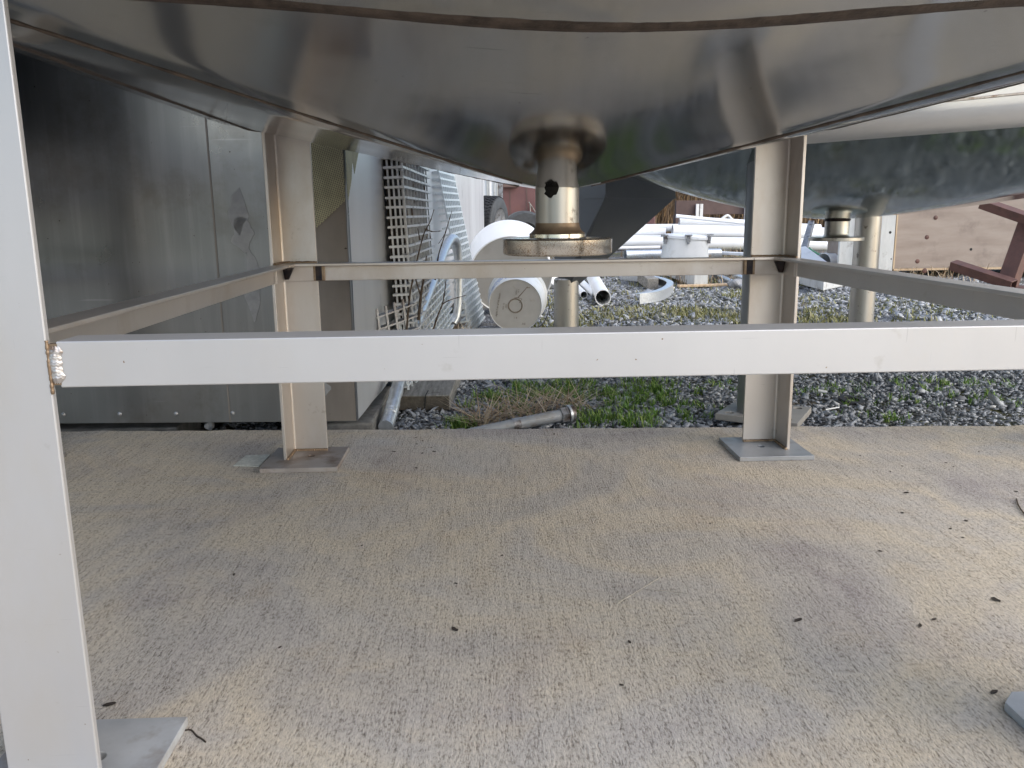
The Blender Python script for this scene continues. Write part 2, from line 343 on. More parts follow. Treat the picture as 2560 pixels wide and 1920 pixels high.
# ------------------------------------------------------------------ ground, pad
def pad_edge(x): return 1.2818 - .0556*x          # far edge of the pad
g = MB().add([(-400, -400, GZ-.012), (400, -400, GZ-.012), (400, 600, GZ-.012), (-400, 600, GZ-.012)], [(0, 1, 2, 3)])
kind(g.build('ground', 'ground'), 'structure')
xs = [-6+.05*i for i in range(241)]
V = []; Fq = []
for i, x in enumerate(xs):
    e = pad_edge(x)+.0025*math.sin(x*23)+.002*math.sin(x*61+1)+.0025*random.uniform(-1, 1)
    V += [(x, e, GZ-.1), (x, e+.001, -.006), (x, e-.006, 0), (x, e-.6, 0), (x, -6, 0)]
for i in range(len(xs)-1):
    for k in range(4): Fq.append((i*5+k, (i+1)*5+k, (i+1)*5+k+1, i*5+k+1))
p = MB().add(V, Fq).build('concrete_pad', 'pad'); kind(p, 'structure')

# ------------------------------------------------------------------ the near tank on its stand
W, DP = 1.0332, 1.0725
LEG, TH, TP = .076, .0064, .0095
ZR, HR, RT_ = .400, .036, .005                     # rail top, rail leg size, rail thickness
AX, AY, Z0 = .5145, .5362, .5235                   # nozzle axis, underside at the nozzle
XL, XR, YF, YB = -.02, 1.078, .02, 1.052
ZE = .651
tank = thing('steel_tank', 'square stainless steel tank overhead, standing on four angle legs on the concrete', 'tank', (AX, AY, 0))
def rrect(n_side, rad, x0=XL, x1=XR, y0=YF, y1=YB, kink=0):
    """closed outline with outward normals"""
    out = []
    cs = [((x1-rad, y0+rad), -90), ((x1-rad, y1-rad), 0), ((x0+rad, y1-rad), 90), ((x0+rad, y0+rad), 180)]
    for i, (c, a0) in enumerate(cs):
        for k in range(13):
            a = R(a0+90*k/12); out.append((c[0]+rad*math.cos(a), c[1]+rad*math.sin(a), math.cos(a), math.sin(a)))
        c2, a2 = cs[(i+1) % 4]; p = out[-1]; a = R(a2); q = (c2[0]+rad*math.cos(a), c2[1]+rad*math.sin(a))
        for k in range(1, n_side): out.append((p[0]+(q[0]-p[0])*k/n_side, p[1]+(q[1]-p[1])*k/n_side, p[2], p[3]))
    return out
OUT = rrect(24, .085)
def edge_z(x, y):
    z = ZE + (-.008)*(x-XL)/(XR-XL)
    if y < YF+.1: z += .007*min(1, (YF+.1-y)/.08)-.026*math.exp(-((x-AX)/.27)**2)
    return z
def prof(u): return (math.sqrt(u*u+.004)-math.sqrt(.004))/(math.sqrt(1.004)-math.sqrt(.004))
def bottom_pt(o, u):
    x, y = AX+(o[0]-AX)*u, AY+(o[1]-AY)*u
    return (x, y, Z0+(edge_z(o[0], o[1])-Z0)*prof(u))
NU = 44; us = [.05+.95*i/NU for i in range(NU+1)]; n = len(OUT); V = []; Fq = []
for u in us: V += [bottom_pt(o, u) for o in OUT]
for i in range(NU):
    for k in range(n): Fq.append((i*n+k, i*n+(k+1) % n, (i+1)*n+(k+1) % n, (i+1)*n+k))
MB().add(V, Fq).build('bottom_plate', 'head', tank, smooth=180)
V = []; Fq = []; A0 = R(12); KR = .06
ring = [(KR*(math.sin(a)-math.sin(A0)), KR*(math.cos(A0)-math.cos(a))) for a in [A0+(R(90)-A0)*k/9 for k in range(10)]]
ring = [(0, 0)]+[(a+.045, b+.0095) for a, b in ring]; ring.append((ring[-1][0], 1.5))
for dx, dz in ring: V += [(o[0]+o[2]*dx, o[1]+o[3]*dx, (edge_z(o[0], o[1]) if dz < 1 else .65)+dz) for o in OUT]
for i in range(len(ring)-1):
    for k in range(n): Fq.append((i*n+k, i*n+(k+1) % n, (i+1)*n+(k+1) % n, (i+1)*n+k))
Fq.append(tuple((len(ring)-1)*n+k for k in range(n)))
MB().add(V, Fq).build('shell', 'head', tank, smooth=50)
# weld seam round the rim of the bottom plate: a low uneven ribbon with a raised bead in it
V = []; Fq = []; sec = [(-.0085, .0006), (-.006, -.0012), (-.003, -.0006), (0, -.0022), (.003, -.0006), (.006, -.0012), (.0085, .0010)]
big = rrect(120, .085); nb = len(big)
for j, o in enumerate(big):
    wob = 1+.10*math.sin(j*.21)+.05*random.uniform(-1, 1)
    for a, b in sec: V.append((o[0]+o[2]*a*wob, o[1]+o[3]*a*wob, edge_z(o[0], o[1])+b*wob+(.27*a if True else 0)))
m_ = len(sec)
for j in range(nb):
    for k in range(m_-1): Fq.append((j*m_+k, j*m_+k+1, ((j+1) % nb)*m_+k+1, ((j+1) % nb)*m_+k))
MB().add(V, Fq).build('weld_seam', 'weld', tank, smooth=180)
# seams along the four hips
for ci in range(4):
    o = OUT[ci*(13+23)+6]
    path = [Vector(bottom_pt(o, u))+Vector((0, 0, -.0003)) for u in [.10+.90*k/60 for k in range(61)]]
    MB().tube(path, [.0009+.0009*random.random() for _ in path], 6).build('hip_seam', 'weld', tank, smooth=180)
# nozzle: pipe, hub, raised-face flange
nz = MB().lathe([(.0302, .075), (.0302, 0)], (AX, AY, .4640)).build('outlet_pipe', 'nozzle', tank, smooth=40)
sm = MB()
pts = [(random.uniform(-.9, .9), random.uniform(.2, 1)) for _ in range(1)]
poly = [(-.0115, .0), (-.009, -.006), (-.012, -.010), (-.008, -.0125), (-.004, -.016), (.0, -.017), (.004, -.0125), (.0085, -.0115), (.011, -.006), (.0125, 0), (.013, .006), (-.013, .006)]
ac = -1.93; poly = [(a_*.85, b_*.85) for a_, b_ in poly]
def onpipe(s, z, r): return (AX+r*math.cos(ac+s/.0302), AY+r*math.sin(ac+s/.0302), .5262+z)
nn = len(poly); vs = [onpipe(a, b, .0312) for a, b in poly]+[onpipe(a*.7, b*.7-.002, .0335) for a, b in poly]
vs.append(onpipe(0, -.004, .0338)); sm.add(vs, [(nn+k, nn+(k+1) % nn, 2*nn) for k in range(nn)]+[(k, (k+1) % nn, nn+(k+1) % nn, nn+k) for k in range(nn)]).build('tar_smear', 'tar', nz, smooth=60)
fl = MB().lathe([(.0265, 0), (.074, 0), (.0755, .0015), (.076, .003), (.076, .0205), (.0745, .0225), (.073, .023), (.046, .023), (.039, .0235), (.0388, .028), (.036, .030), (.0325, .0335), (.0306, .0375), (.0300, .0375), (.0265, .0375), (.0265, 0)],
                (AX, AY, .4358), n=72).build('flange', 'flange', tank, smooth=35)
drill(fl, [((AX+.0603*math.cos(a), AY+.0603*math.sin(a), .447), (0, 0, 1), .0095, .03) for a in (R(45), R(135), R(225), R(315))])
fl.data.polygons.foreach_set('use_smooth', [True]*len(fl.data.polygons)); fl.data.set_sharp_from_angle(angle=R(30))
MB().lathe([(.0392, .0283), (.0362, .0303), (.0328, .0338), (.03085, .0390), (.0304, .0430)], (AX, AY, .4358), n=48).build('rust_collar', 'rust_film', fl, smooth=60)

# legs: L-sections, heels outward, with base plates
BPS = .1512
legs = {'fl': ((0, 0), (1, 1), (-.0399, -.0415)), 'fr': ((W, 0), (-1, 1), (W-.0399-BPS+.0798, -.0415)),
        'bl': ((0, DP), (1, -1), (-.0346, .9402)), 'br': ((W, DP), (-1, -1), (.9156, .9494))}
for k, ((hx, hy), (sx, sy), (bx, by)) in legs.items():
    L = MB()
    prof_ = [(0, 0), (LEG, 0), (LEG, TH), (TH+.004, TH), (TH+.0012, TH+.0012), (TH, TH+.004), (TH, LEG), (0, LEG)]
    poly = [(hx+sx*a, hy+sy*b, TP) for a, b in prof_]
    if k == 'br':                        # slightly tapered towards the foot, as seen
        pass
    L.prism(poly, (0, 0, .70-TP))
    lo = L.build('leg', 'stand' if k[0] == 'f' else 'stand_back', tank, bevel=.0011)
    lo['_o'] = list(tank['_o'])
    # foot weld, a thin fillet along the inside of both flanges
    fw = MB(); c = (hx+sx*TH, hy+sy*TH)
    def bead(p, q, r, cnt):
        p, q = Vector(p), Vector(q); pa = [p.lerp(q, i/(cnt*4)) for i in range(cnt*4+1)]
        fw.tube(pa, [r*(.85+.3*abs(math.sin(i*math.pi/4))+random.uniform(-.12, .12)) for i in range(len(pa))], 8)
    bead((hx+sx*LEG, c[1]+sy*.0008, TP+.0008), (c[0], c[1]+sy*.0008, TP+.0008), .0034, 16)
    bead((c[0]+sx*.0008, c[1], TP+.0008), (c[0]+sx*.0008, hy+sy*LEG, TP+.0008), .0034, 16)
    fw.build('foot_weld', 'rust_film' if k in ('bl',) else 'heat', lo, smooth=180)
    if k == 'fr':
        ch = .018
        pp = [(bx+ch*.6, by, 0), (bx+BPS, by, 0), (bx+BPS, by+BPS, 0), (bx+ch, by+BPS, 0), (bx, by+BPS-ch, 0), (bx, by, 0)]
        b = MB().prism([(x, y, .0004) for x, y, z in pp], (0, 0, TP-.0004)).build('base_plate', 'plate', lo, bevel=.0009)
    else:
        b = MB().b2((bx, by, .0004), (bx+BPS, by+BPS, TP)).build('base_plate', 'plate_brown' if k == 'bl' else 'plate_grey' if k == 'br' else 'plate', lo, bevel=.0009)
    md = list(b.modifiers); b.modifiers.clear()
    drill(b, [((hx+sx*.050, hy+sy*(.050 if k[0] == 'f' else .048), TP/2), (0, 0, 1), .0075, .02)])
    bv = b.modifiers.new('bevel', 'BEVEL'); bv.width = .0008; bv.segments = 2; bv.limit_method = 'ANGLE'; bv.angle_limit = R(40)

def rail(p, q, inward, mat='stand'):
    """angle rail, vertical face outside, top leg pointing inward"""
    p, q, i = Vector(p), Vector(q), Vector(inward)
    poly = [Vector((0, 0))*1]
    sec = [(0, 0), (0, -HR), (RT_, -HR), (RT_, -RT_-.002), (RT_+.002, -RT_), (HR, -RT_), (HR, 0)]
    mb = MB(); mb.prism([p+i*a+Vector((0, 0, ZR+b)) for a, b in sec], q-p)
    return mb.build('rail', mat, tank, bevel=.0009)
rf = rail((LEG+.0065, .0012, 0), (W-LEG-.0065, .0012, 0), (0, 1, 0))
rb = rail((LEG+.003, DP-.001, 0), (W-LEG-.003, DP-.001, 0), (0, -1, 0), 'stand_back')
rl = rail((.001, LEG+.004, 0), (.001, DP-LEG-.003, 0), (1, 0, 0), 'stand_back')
rr = rail((W-.001, LEG+.004, 0), (W-.001, DP-LEG-.003, 0), (-1, 0, 0))
# front weld: stacked ripples between leg edge and rail end
def ripple(x0, sgn, par):
    NX, NZ = 16, 110; V = []; Fq = []
    for iz in range(NZ+1):
        f = iz/NZ; z = ZR-.0035-(HR-.007)*f
        wd_ = .0056*(1+.10*math.sin(f*17)+.06*math.sin(f*41+1))*(.55+.45*min(1, 8*f, 8*(1-f))); cx = x0+sgn*(.0046+.0006*math.sin(f*9+.5))
        for ix in range(NX+1):
            a_ = -1+2*ix/NX; ph = (f*11.5-.45*a_*a_+.12*math.sin(f*23)) % 1
            h = (.0017*(1-a_*a_)+.00065*(1-abs(a_))*(ph**.6)*(1+.3*math.sin(f*31)))*min(1, 6*f+.2, 6*(1-f)+.2)
            V.append((cx+a_*wd_, .0009-h, z+.0005*math.sin(ix*1.3+f*13)))
    for iz in range(NZ):
        for ix in range(NX): a_ = iz*(NX+1)+ix; Fq.append((a_, a_+1, a_+NX+2, a_+NX+1))
    return MB().add(V, Fq).build('weld_bead', 'bead', par, smooth=180)
ripple(LEG, 1, rf); ripple(W-LEG-.009, 1, rf)
MB().b2((LEG-.0005, .0012, ZR-HR+.002), (LEG+.0075, TH+.001, ZR-.002)).build('weld_fill', 'heat', rf)
fr_ = MB(); pa = [(LEG+.0002, .0004, ZR+.001-(HR+.006)*k/40) for k in range(41)]
fr_.tube(pa, [.0010+.0007*random.random() for _ in pa], 8); fr_.build('rust_line', 'rust_film', rf, smooth=180)
# gussets: the rail continues across the inside of the back legs
for k in ('bl', 'br'):
    (hx, hy), (sx, sy), _ = legs[k]
    y0 = hy-TH-.0005; gm = MB()
    gm.b2((hx+sx*(TH+.0005), y0-RT_, ZR-HR), (hx+sx*(LEG+.002), y0, ZR-RT_-.0004))
    gm.b2((hx+sx*(TH+.0005), hy-LEG-.002, ZR-HR), (hx+sx*(TH+.0005+RT_), y0-RT_-.0004, ZR-RT_-.0004))
    gm.b2((hx+sx*(TH+.0005), hy-TH-.032, ZR-RT_), (hx+sx*(LEG+.003), y0, ZR))
    gm.b2((hx+sx*(TH+.0005), hy-LEG-.003, ZR-RT_), (hx+sx*(TH+.032), hy-TH-.0324, ZR))
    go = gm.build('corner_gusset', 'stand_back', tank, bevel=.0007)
    bm_ = MB()
    bm_.b2((hx+sx*(LEG-.003), y0-RT_-.0022, ZR-HR+.001), (hx+sx*(LEG+.0100), y0+.004, ZR-RT_-.001))
    bm_.build('burnt_weld', 'burn', go, bevel=.0012)
    hm = MB().b2((hx+sx*(LEG-.0075), y0-RT_-.0012, ZR-HR+.0005), (hx+sx*(LEG+.0150), y0+.003, ZR-RT_-.0008)); hm.build('heat_tint', 'heat', go, bevel=.0008)
    bc = MB(); pts = [(hx+sx*(TH+RT_+.004), y0-RT_-.003, ZR-HR+.004+.0045*i) for i in range(6)]
    bc.tube(pts, [.0045+.0022*i for i in range(6)], 10); bc.build('burnt_corner', 'burn', go, smooth=180)
    # brown fillet on top where the upper leg stands on the gusset
    fw = MB(); pa = [(hx+sx*(TH+(LEG-TH)*i/24), hy-TH-.0012, ZR+.001) for i in range(25)]
    fw.tube(pa, [.0022+.0012*random.random() for _ in pa], 8)
    pa = [(hx+sx*(TH+.0012), hy-TH-(LEG-TH)*i/24, ZR+.001) for i in range(25)]
    fw.tube(pa, [.0022+.0012*random.random() for _ in pa], 8); fw.build('upper_weld', 'rust_film', go, smooth=180)

tank['group'] = 'square steel tanks'
def copy_tree(o, parent=None):
    c = o.copy(); COL.objects.link(c)
    if parent is not None: c.parent = parent
    for ch in [k for k in bpy.data.objects if k.parent == o]: copy_tree(ch, c)
    return c
nb_tank = copy_tree(tank); nb_tank.location = (AX-1.545, AY-.01, 0)
for ch in nb_tank.children:              # its tank body sits a little off-centre on the stand
    if ch.name.split('.')[0] in ('bottom_plate', 'shell', 'weld_seam', 'hip_seam'): ch.location.x -= .09
nb_tank['label'] = 'neighbouring steel tank mostly outside the photo, just left of the near tank'

# ------------------------------------------------------------------ aluminium trailer body on the left
BD = Vector((.0515, .99867, 0)); BN = Vector((.99867, -.0515, 0)); B0 = Vector((.104, 1.292, .015))
tr = thing('box_trailer', 'aluminium box body standing behind the left back leg of the tank stand', 'trailer', tuple(B0))
LB, WB, HB = 6.15, 2.4, 2.6
def bp(a, b, z): return B0 - BN*a + BD*b + Vector((0, 0, z))      # a to the left, b back
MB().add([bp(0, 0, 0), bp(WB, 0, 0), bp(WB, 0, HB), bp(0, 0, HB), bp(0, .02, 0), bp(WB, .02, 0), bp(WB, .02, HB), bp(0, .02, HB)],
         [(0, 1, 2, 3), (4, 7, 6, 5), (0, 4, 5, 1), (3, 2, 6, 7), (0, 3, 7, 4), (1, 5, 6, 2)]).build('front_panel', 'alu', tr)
# side skin with gentle oil-canning
V = []; Fq = []; nx, nz_ = 140, 40
for i in range(nx+1):
    for j in range(nz_+1):
        b, z = .0205+(LB-.0205)*i/nx, HB*j/nz_
        d = .0016*math.sin(b*9+1.3*math.sin(z*3))*math.sin(z*4+b) + .0010*math.sin(b*23+z*2)
        v = bp(0, b, z)+BN*(-.001+d); V.append(v)
for i in range(nx):
    for j in range(nz_): a = i*(nz_+1)+j; Fq.append((a, a+1, a+nz_+2, a+nz_+1))
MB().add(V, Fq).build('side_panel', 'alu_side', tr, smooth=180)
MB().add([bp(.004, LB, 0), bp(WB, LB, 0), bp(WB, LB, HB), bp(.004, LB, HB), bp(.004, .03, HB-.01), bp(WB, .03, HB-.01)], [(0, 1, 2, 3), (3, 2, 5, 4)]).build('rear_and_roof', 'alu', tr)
MB().add([bp(.02, .04, .02), bp(WB, .04, .02), bp(WB, LB, .02), bp(.02, LB, .02)], [(0, 1, 2, 3)]).build('floor', 'black', tr)
tm = MB()
for a0, a1, d in ((.002, .118, .003), (.121, .165, .0022)):
    p = [bp(a0, -d, .002), bp(a1, -d, .002), bp(a1, -d, HB), bp(a0, -d, HB)]; tm.prism(p, BD*(d-.0006))
tm.build('corner_trim', 'galv_trim', tr)
mb = MB(); mb.prism([bp(.30, -.0015, .001), bp(.304, -.0015, .001), bp(.304, -.0015, HB), bp(.30, -.0015, HB)], BD*.001); mb.build('panel_joint', 'galv_trim', tr)
for k in range(14): MB().lathe([(.0001, .004), (.003, .0035), (.005, .0012), (.0055, 0)], bp(.16+.135*k, -.0004, .022), -BD, 10).build('rivet', 'galv_dark', tr, smooth=60)
for z in (.19, .33, .47, .60): MB().lathe([(.0001, .003), (.0025, .0028), (.004, .001), (.0045, 0)], bp(.086, -.0030, z+.03*math.sin(z*20)), -BD, 10).build('rivet', 'galv_dark', tr, smooth=60)
def patch(name, poly, mat, d=.0014):
    mb = MB(); pp = [bp(a, -d, z) for a, z in poly]; mb.prism(pp, BD*.0008); return mb.build(name, mat, tr)
def blob(ca, cz, ra, rz, seed, nn=22):
    q = random.Random(seed); ph = [q.uniform(0, 6) for _ in range(4)]
    return [(ca+ra*math.cos(t_)*(1+.22*math.sin(2*t_+ph[0])+.15*math.sin(3*t_+ph[1])+.08*math.sin(7*t_+ph[2])), cz+rz*math.sin(t_)*(1+.2*math.sin(2*t_+ph[3])+.12*math.sin(5*t_+ph[1]))) for t_ in [2*math.pi*k/nn for k in range(nn)]]
patch('oxide_patch', blob(.245, .49, .018, .045, 3), 'oxide'); patch('oxide_patch', blob(.24, .44, .026, .035, 5), 'oxide'); patch('oxide_patch', blob(.225, .325, .018, .07, 9), 'oxide')
patch('oxide_patch', blob(.265, .695, .022, .006, 11), 'oxide')
patch('oxide_patch', blob(.08, .085, .018, .022, 14), 'oxide', .0034) 
# concrete pads and dirt below the trailer
MB().b2((.01, 1.352, GZ-.02), (.132, 1.80, -.0045)).build('concrete_block', 'concrete_old', bevel=.006)
tag(bpy.data.objects['concrete_block'], 'rough grey concrete block under the trailer corner beside the bent conduit', 'block')
b_ = MB().b2((-1.1, 1.375, GZ-.02), (-.35, 1.55, -.012)).build('support_beam', 'concrete_old', bevel=.005)
tag(b_, 'dark support beam lying in the gap under the front of the aluminium trailer', 'beam')

# ------------------------------------------------------------------ torn brass mesh hanging on the trailer corner
ms = thing('wire_mesh', 'torn yellowish wire mesh draped over the top right corner of the aluminium trailer', 'mesh', tuple(bp(0, 0, .6)))
def mesh_sheet(corners, poly, sp, r, name):
    """wires in the plane of corners (o, ex, ey), clipped to the polygon given in metres"""
    o, ex, ey = corners; mb = MB()
    def clip(f, c):
        xs_ = []
        for i in range(len(poly)):
            a, b = poly[i], poly[(i+1) % len(poly)]; fa, fb = f(a)-c, f(b)-c
            if (fa > 0) != (fb > 0): t_ = fa/(fa-fb); xs_.append((a[0]+(b[0]-a[0])*t_, a[1]+(b[1]-a[1])*t_))
        xs_.sort(); return [(xs_[i], xs_[i+1]) for i in range(0, len(xs_)-1, 2)]
    for f in (lambda q: q[0]*.94+q[1]*.34, lambda q: q[0]*-.34+q[1]*.94):
        lo, hi = min(f(q) for q in poly), max(f(q) for q in poly); c = lo+sp/2
        while c < hi:
            for a, b in clip(f, c):
                mb.tube([o+ex*a[0]+ey*a[1], o+ex*b[0]+ey*b[1]], r, 4, False)
            c += sp
    return mb.build(name, 'mesh', ms)
zz = Vector((0, 0, 1))
mesh_sheet((bp(0, -.007, 0), -BN, zz), [(0, .51), (.012, .50), (.064, .455), (.10, .425), (.115, .43), (.118, .74), (0, .74)], .0046, .0011, 'front_flap')
mesh_sheet((bp(-.006, -.005, 0), BD, zz), [(0, .51), (.05, .56), (.07, .605), (.085, .572), (.23, .70), (.23, .76), (0, .74)], .0046, .0011, 'side_flap')

# ------------------------------------------------------------------ gratings
def grating(name, label, P00, P10, P01, P11, nb_, nr, depth, bt, rr, mat, rows=1, ext=.04, side=1, group=None, pack=False):
    P00, P10, P01, P11 = map(Vector, (P00, P10, P01, P11)); root = thing(name, label, 'grating', tuple(P00), group)
    nrm = (P10-P00).cross(P01-P00).normalized()*side; bars = MB(); rods = MB()
    for i in range(nb_):
        t_ = (i+.3)/nb_; a = P00.lerp(P01, t_); b = P10.lerp(P11, t_); d = (b-a).normalized()
        b = b+d*ext*(.8+.3*random.random()); up = (P01-P00).normalized(); jz = up*random.uniform(-.0012, .0012)
        bars.bar(a-nrm*depth/2+jz, b-nrm*depth/2+jz, depth, bt, d.cross(nrm))
    for k in range(nr):
        t_ = (k+.25)/nr
        for q in range(rows):
            o_ = nrm*(-depth*((q+.35)/rows if rows > 1 else .10))
            rods.bar(P00.lerp(P10, t_)+o_, P01.lerp(P11, t_)+o_, rr*2, rr*2, nrm)
    if pack:                              # near-black strips added for the shade deep in the stack
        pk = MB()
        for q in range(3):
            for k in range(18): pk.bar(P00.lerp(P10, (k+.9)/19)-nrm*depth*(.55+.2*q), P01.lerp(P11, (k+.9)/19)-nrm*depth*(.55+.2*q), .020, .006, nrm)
        pk.build('shade_strips', 'gap_shade', root)
    bars.build('bearing_bars', mat, root); rods.build('cross_rods', mat, root); return root
def wl(s, off, z): return Vector((B0.x, B0.y, 0))+BD*s+BN*off+Vector((0, 0, z))
grating('steel_grating', 'tall stack of steel grating with dark gaps, leaning on the trailer side nearest its corner', wl(.50, .078, .12), wl(1.20, .072, .12), wl(.50, .056, .70), wl(1.20, .050, .70), 21, 9, .056, .0068, .0026, 'grate_dark', rows=4, ext=.05, pack=True)
grating('steel_grating', 'pale blue-grey grating leaning behind the bent conduit, beside the white drum', (.345, 3.10, -.045), (.415, 3.74, -.045), (.222, 3.05, .695), (.268, 3.72, .705), 25, 10, .035, .0085, .0045, 'grate', ext=.0)
grating('steel_grating', 'low grating of wide slanted slats between the dark grating stack and the pale grating', (.188, 1.74, -.028), (.285, 2.60, .055), (.162, 1.80, .20), (.266, 2.62, .275), 10, 16, .034, .0055, .003, 'grate', ext=.05)
grating('steel_grating', 'small tilted piece of worn coarse grating behind the leaning conduit', (.132, 1.60, .085), (.222, 1.66, .105), (.118, 1.60, .245), (.205, 1.66, .272), 5, 4, .035, .004, .003, 'galv_dark', ext=.02)

# ------------------------------------------------------------------ bent conduit, loose conduit, timber block
def smooth_path(P, k=8):
    P = [Vector(p) for p in P]; out = []
    for i in range(len(P)-1):
        p0, p1, p2, p3 = P[max(i-1, 0)], P[i], P[i+1], P[min(i+2, len(P)-1)]
        for j in range(k):
            t_ = j/k; out.append(.5*((2*p1)+(p2-p0)*t_+(2*p0-5*p1+4*p2-p3)*t_*t_+(3*p1-p0-3*p2+p3)*t_**3))
    return out+[P[-1]]
cpath = smooth_path([(.157, 1.405, -.03), (.160, 1.47, -.018), (.165, 1.53, .006), (.186, 1.90, .128), (.222, 2.33, .245), (.252, 2.72, .346), (.268, 2.87, .383), (.280, 2.93, .394), (.293, 2.97, .384), (.299, 2.99, .345), (.301, 3.0, .27), (.299, 3.0, .15), (.290, 2.99, .07), (.272, 2.97, .03)], 24)
cn = thing('bent_conduit', 'grey galvanised conduit bent like a cane, leaning in front of the gratings', 'conduit', (.16, 1.44, GZ))
rr_ = []; acc = 0
for i, p in enumerate(cpath):
    if i: acc += (p-cpath[i-1]).length
    rr_.append(.0180*(1+(.045*(1 if (acc/.011) % 1 < .5 else -1) if acc < .34 else 0)))
MB().tube(cpath, rr_, 18).build('tube', 'galv', cn, smooth=60)
fc = thing('loose_conduit', 'short grey flexible conduit with a hexagonal end fitting lying on straw by the pad edge', 'conduit', (.45, 1.42, GZ))
lp = smooth_path([(.30, 1.325, -.048), (.40, 1.375, -.038), (.50, 1.42, -.030), (.605, 1.462, -.022)], 40)
MB().tube(lp, [.0155*(1+.03*(1 if i % 2 else -1)) if i > 70 else .0150 for i in range(len(lp))], 16).build('tube', 'conduit_grey', fc, smooth=60)
d = (lp[-1]-lp[-8]).normalized()
MB().lathe([(.0165, 0), (.0165, .02), (.0001, .02)], lp[70], d, 20).build('coupling', 'galv_dark', fc, smooth=40)
MB().lathe([(.016, -.005), (.0215, -.004), (.0215, .010), (.0225, .011), (.0225, .017), (.0001, .017)], lp[-1], d, 6).build('hex_nut', 'galv_dark', fc)
MB().lathe([(.0235, .0175), (.024, .021), (.0235, .024), (.0001, .024)], lp[-1], d, 24).build('washer', 'galv', fc, smooth=40)
MB().lathe([(.0225, .0245), (.0225, .034), (.0185, .035), (.0185, .02)], lp[-1], d, 24).build('threaded_end', 'galv_dark', fc, smooth=40)
tb = thing('timber_block', 'weathered grey square timber offcut lying on gravel at the foot of the gratings', 'timber', (.24, 1.85, GZ))
mb = MB(); q = Matrix.Rotation(R(-3), 3, 'Z'); mb.box((.243, 1.865, -.030), (.150, .385, .044), q); mb.build('beam', 'timber', tb, bevel=.004, seg=3)
mb = MB(); mb.box((.243-.0101, 1.865-.1932, -.030), (.146, .0022, .040), q); mb.build('end_grain', 'timber_end', tb, bevel=.0008)
mb = MB(); mb.bar((.236, 1.6700, -.049), (.2395, 1.6698, -.009), .003, .0012, (0, 1, 0)); mb.bar((.2395, 1.671, -.0078), (.243, 1.74, -.0078), .003, .0012, (0, 0, 1)); mb.build('split', 'black', tb)

# twigs standing in front of the gratings
def twig(paths, label, r0=.0022):
    root = thing('twig', label, 'twig', tuple(paths[0][0])); mb = MB()
    for j, P in enumerate(paths):
        sp_ = smooth_path(P, 6); nn_ = len(sp_)
        mb.tube(sp_, [r0*(1 if j == 0 else .6)*(1-.75*i/nn_)+(.0012 if i % 5 == 0 else 0)*.6 for i in range(nn_)], 6)
    mb.build('stem', 'twig', root, smooth=180)
    return root
def a(u, v, D): return at(u, v, D)
twig([[a(1012, 905, 2.30), a(1022, 760, 2.30), a(1036, 680, 2.30), a(1058, 590, 2.3), a(1075, 555, 2.3), a(1085, 524, 2.3)], [a(1066, 574, 2.3), a(1082, 579, 2.3), a(1104, 577, 2.3)], [a(1050, 600, 2.3), a(1044, 570, 2.3)]], 'bare twig rising in front of the dark grating stack', .003)
twig([[a(1078, 840, 2.15), a(1094, 790, 2.15), a(1106, 760, 2.15), a(1113, 720, 2.15), a(1115, 698, 2.15)], [a(1106, 760, 2.15), a(1125, 750, 2.15), a(1152, 742, 2.15), a(1166, 738, 2.15)]], 'dark forked twig in front of the slanted slats', .0026)
twig([[a(1088, 700, 2.5), a(1096, 640, 2.5), a(1108, 600, 2.5), a(1120, 560, 2.5), a(1130, 527, 2.5)], [a(1112, 586, 2.5), a(1096, 610, 2.5)]], 'thin dark twig with buds crossing the pale grating', .0024)
twig([[a(1046, 800, 2.45), a(1052, 740, 2.45), a(1060, 690, 2.45), a(1066, 640, 2.45)], [a(1052, 740, 2.45), a(1040, 700, 2.45), a(1035, 660, 2.45)], [a(1058, 700, 2.45), a(1068, 672, 2.45)]], 'thick brown stem beside the leaning conduit', .005)

# ------------------------------------------------------------------ bucket and white drum
bk = thing('plastic_bucket', 'white plastic bucket on its side, its stained base turned to the viewer', 'bucket', (.55, 3.1, GZ))
bc_ = Vector((.548, 3.10, GZ+.138)); bax = Vector((.07, .985, .02)).normalized()
MB().lathe([(.1165, .004), (.1185, .0), (.1195, .006), (.134, .295), (.142, .30), (.142, .335), (.137, .338), (.146, .342), (.146, .372), (.138, .374), (.128, .30), (.112, .02)], bc_, bax, 56).build('body', 'bucket', bk, smooth=35)
MB().lathe([(.0001, .0035), (.028, .0035), (.029, .0015), (.032, .0015), (.033, .0035), (.1165, .004)], bc_, bax, 56).build('base', 'bucket_base', bk, smooth=30)
bx_ = Vector((0, 0, 1)).cross(bax).normalized()*-1; bz_ = bax.cross(bx_)*-1
if bz_.z < 0: bz_ = -bz_
if bx_.x < 0: bx_ = -bx_
def onbase(x, z, d=.0002): return bc_+bx_*x+bz_*z-bax*(d-.0035)
MB().lathe([(.0275, .0033), (.0295, .0012), (.0315, .0012), (.0335, .0031), (.0335, .0025), (.0275, .0025)], bc_, bax, 40).build('stain_ring', 'ink', bk)
mb = MB(); P = [onbase(.012, .036), onbase(.03, .055), onbase(.045, .072), onbase(.056, .085)]
mb.tube(P, [.0016, .0018, .0014, .0010], 6); P = [onbase(.050, .080), onbase(.066, .080)]; mb.tube(P, .0016, 6); mb.tube([onbase(.018, .012), onbase(.030, .03), onbase(.012, .036), onbase(-.004, .0355)], .0012, 6); mb.build('stain_line', 'ink', bk)
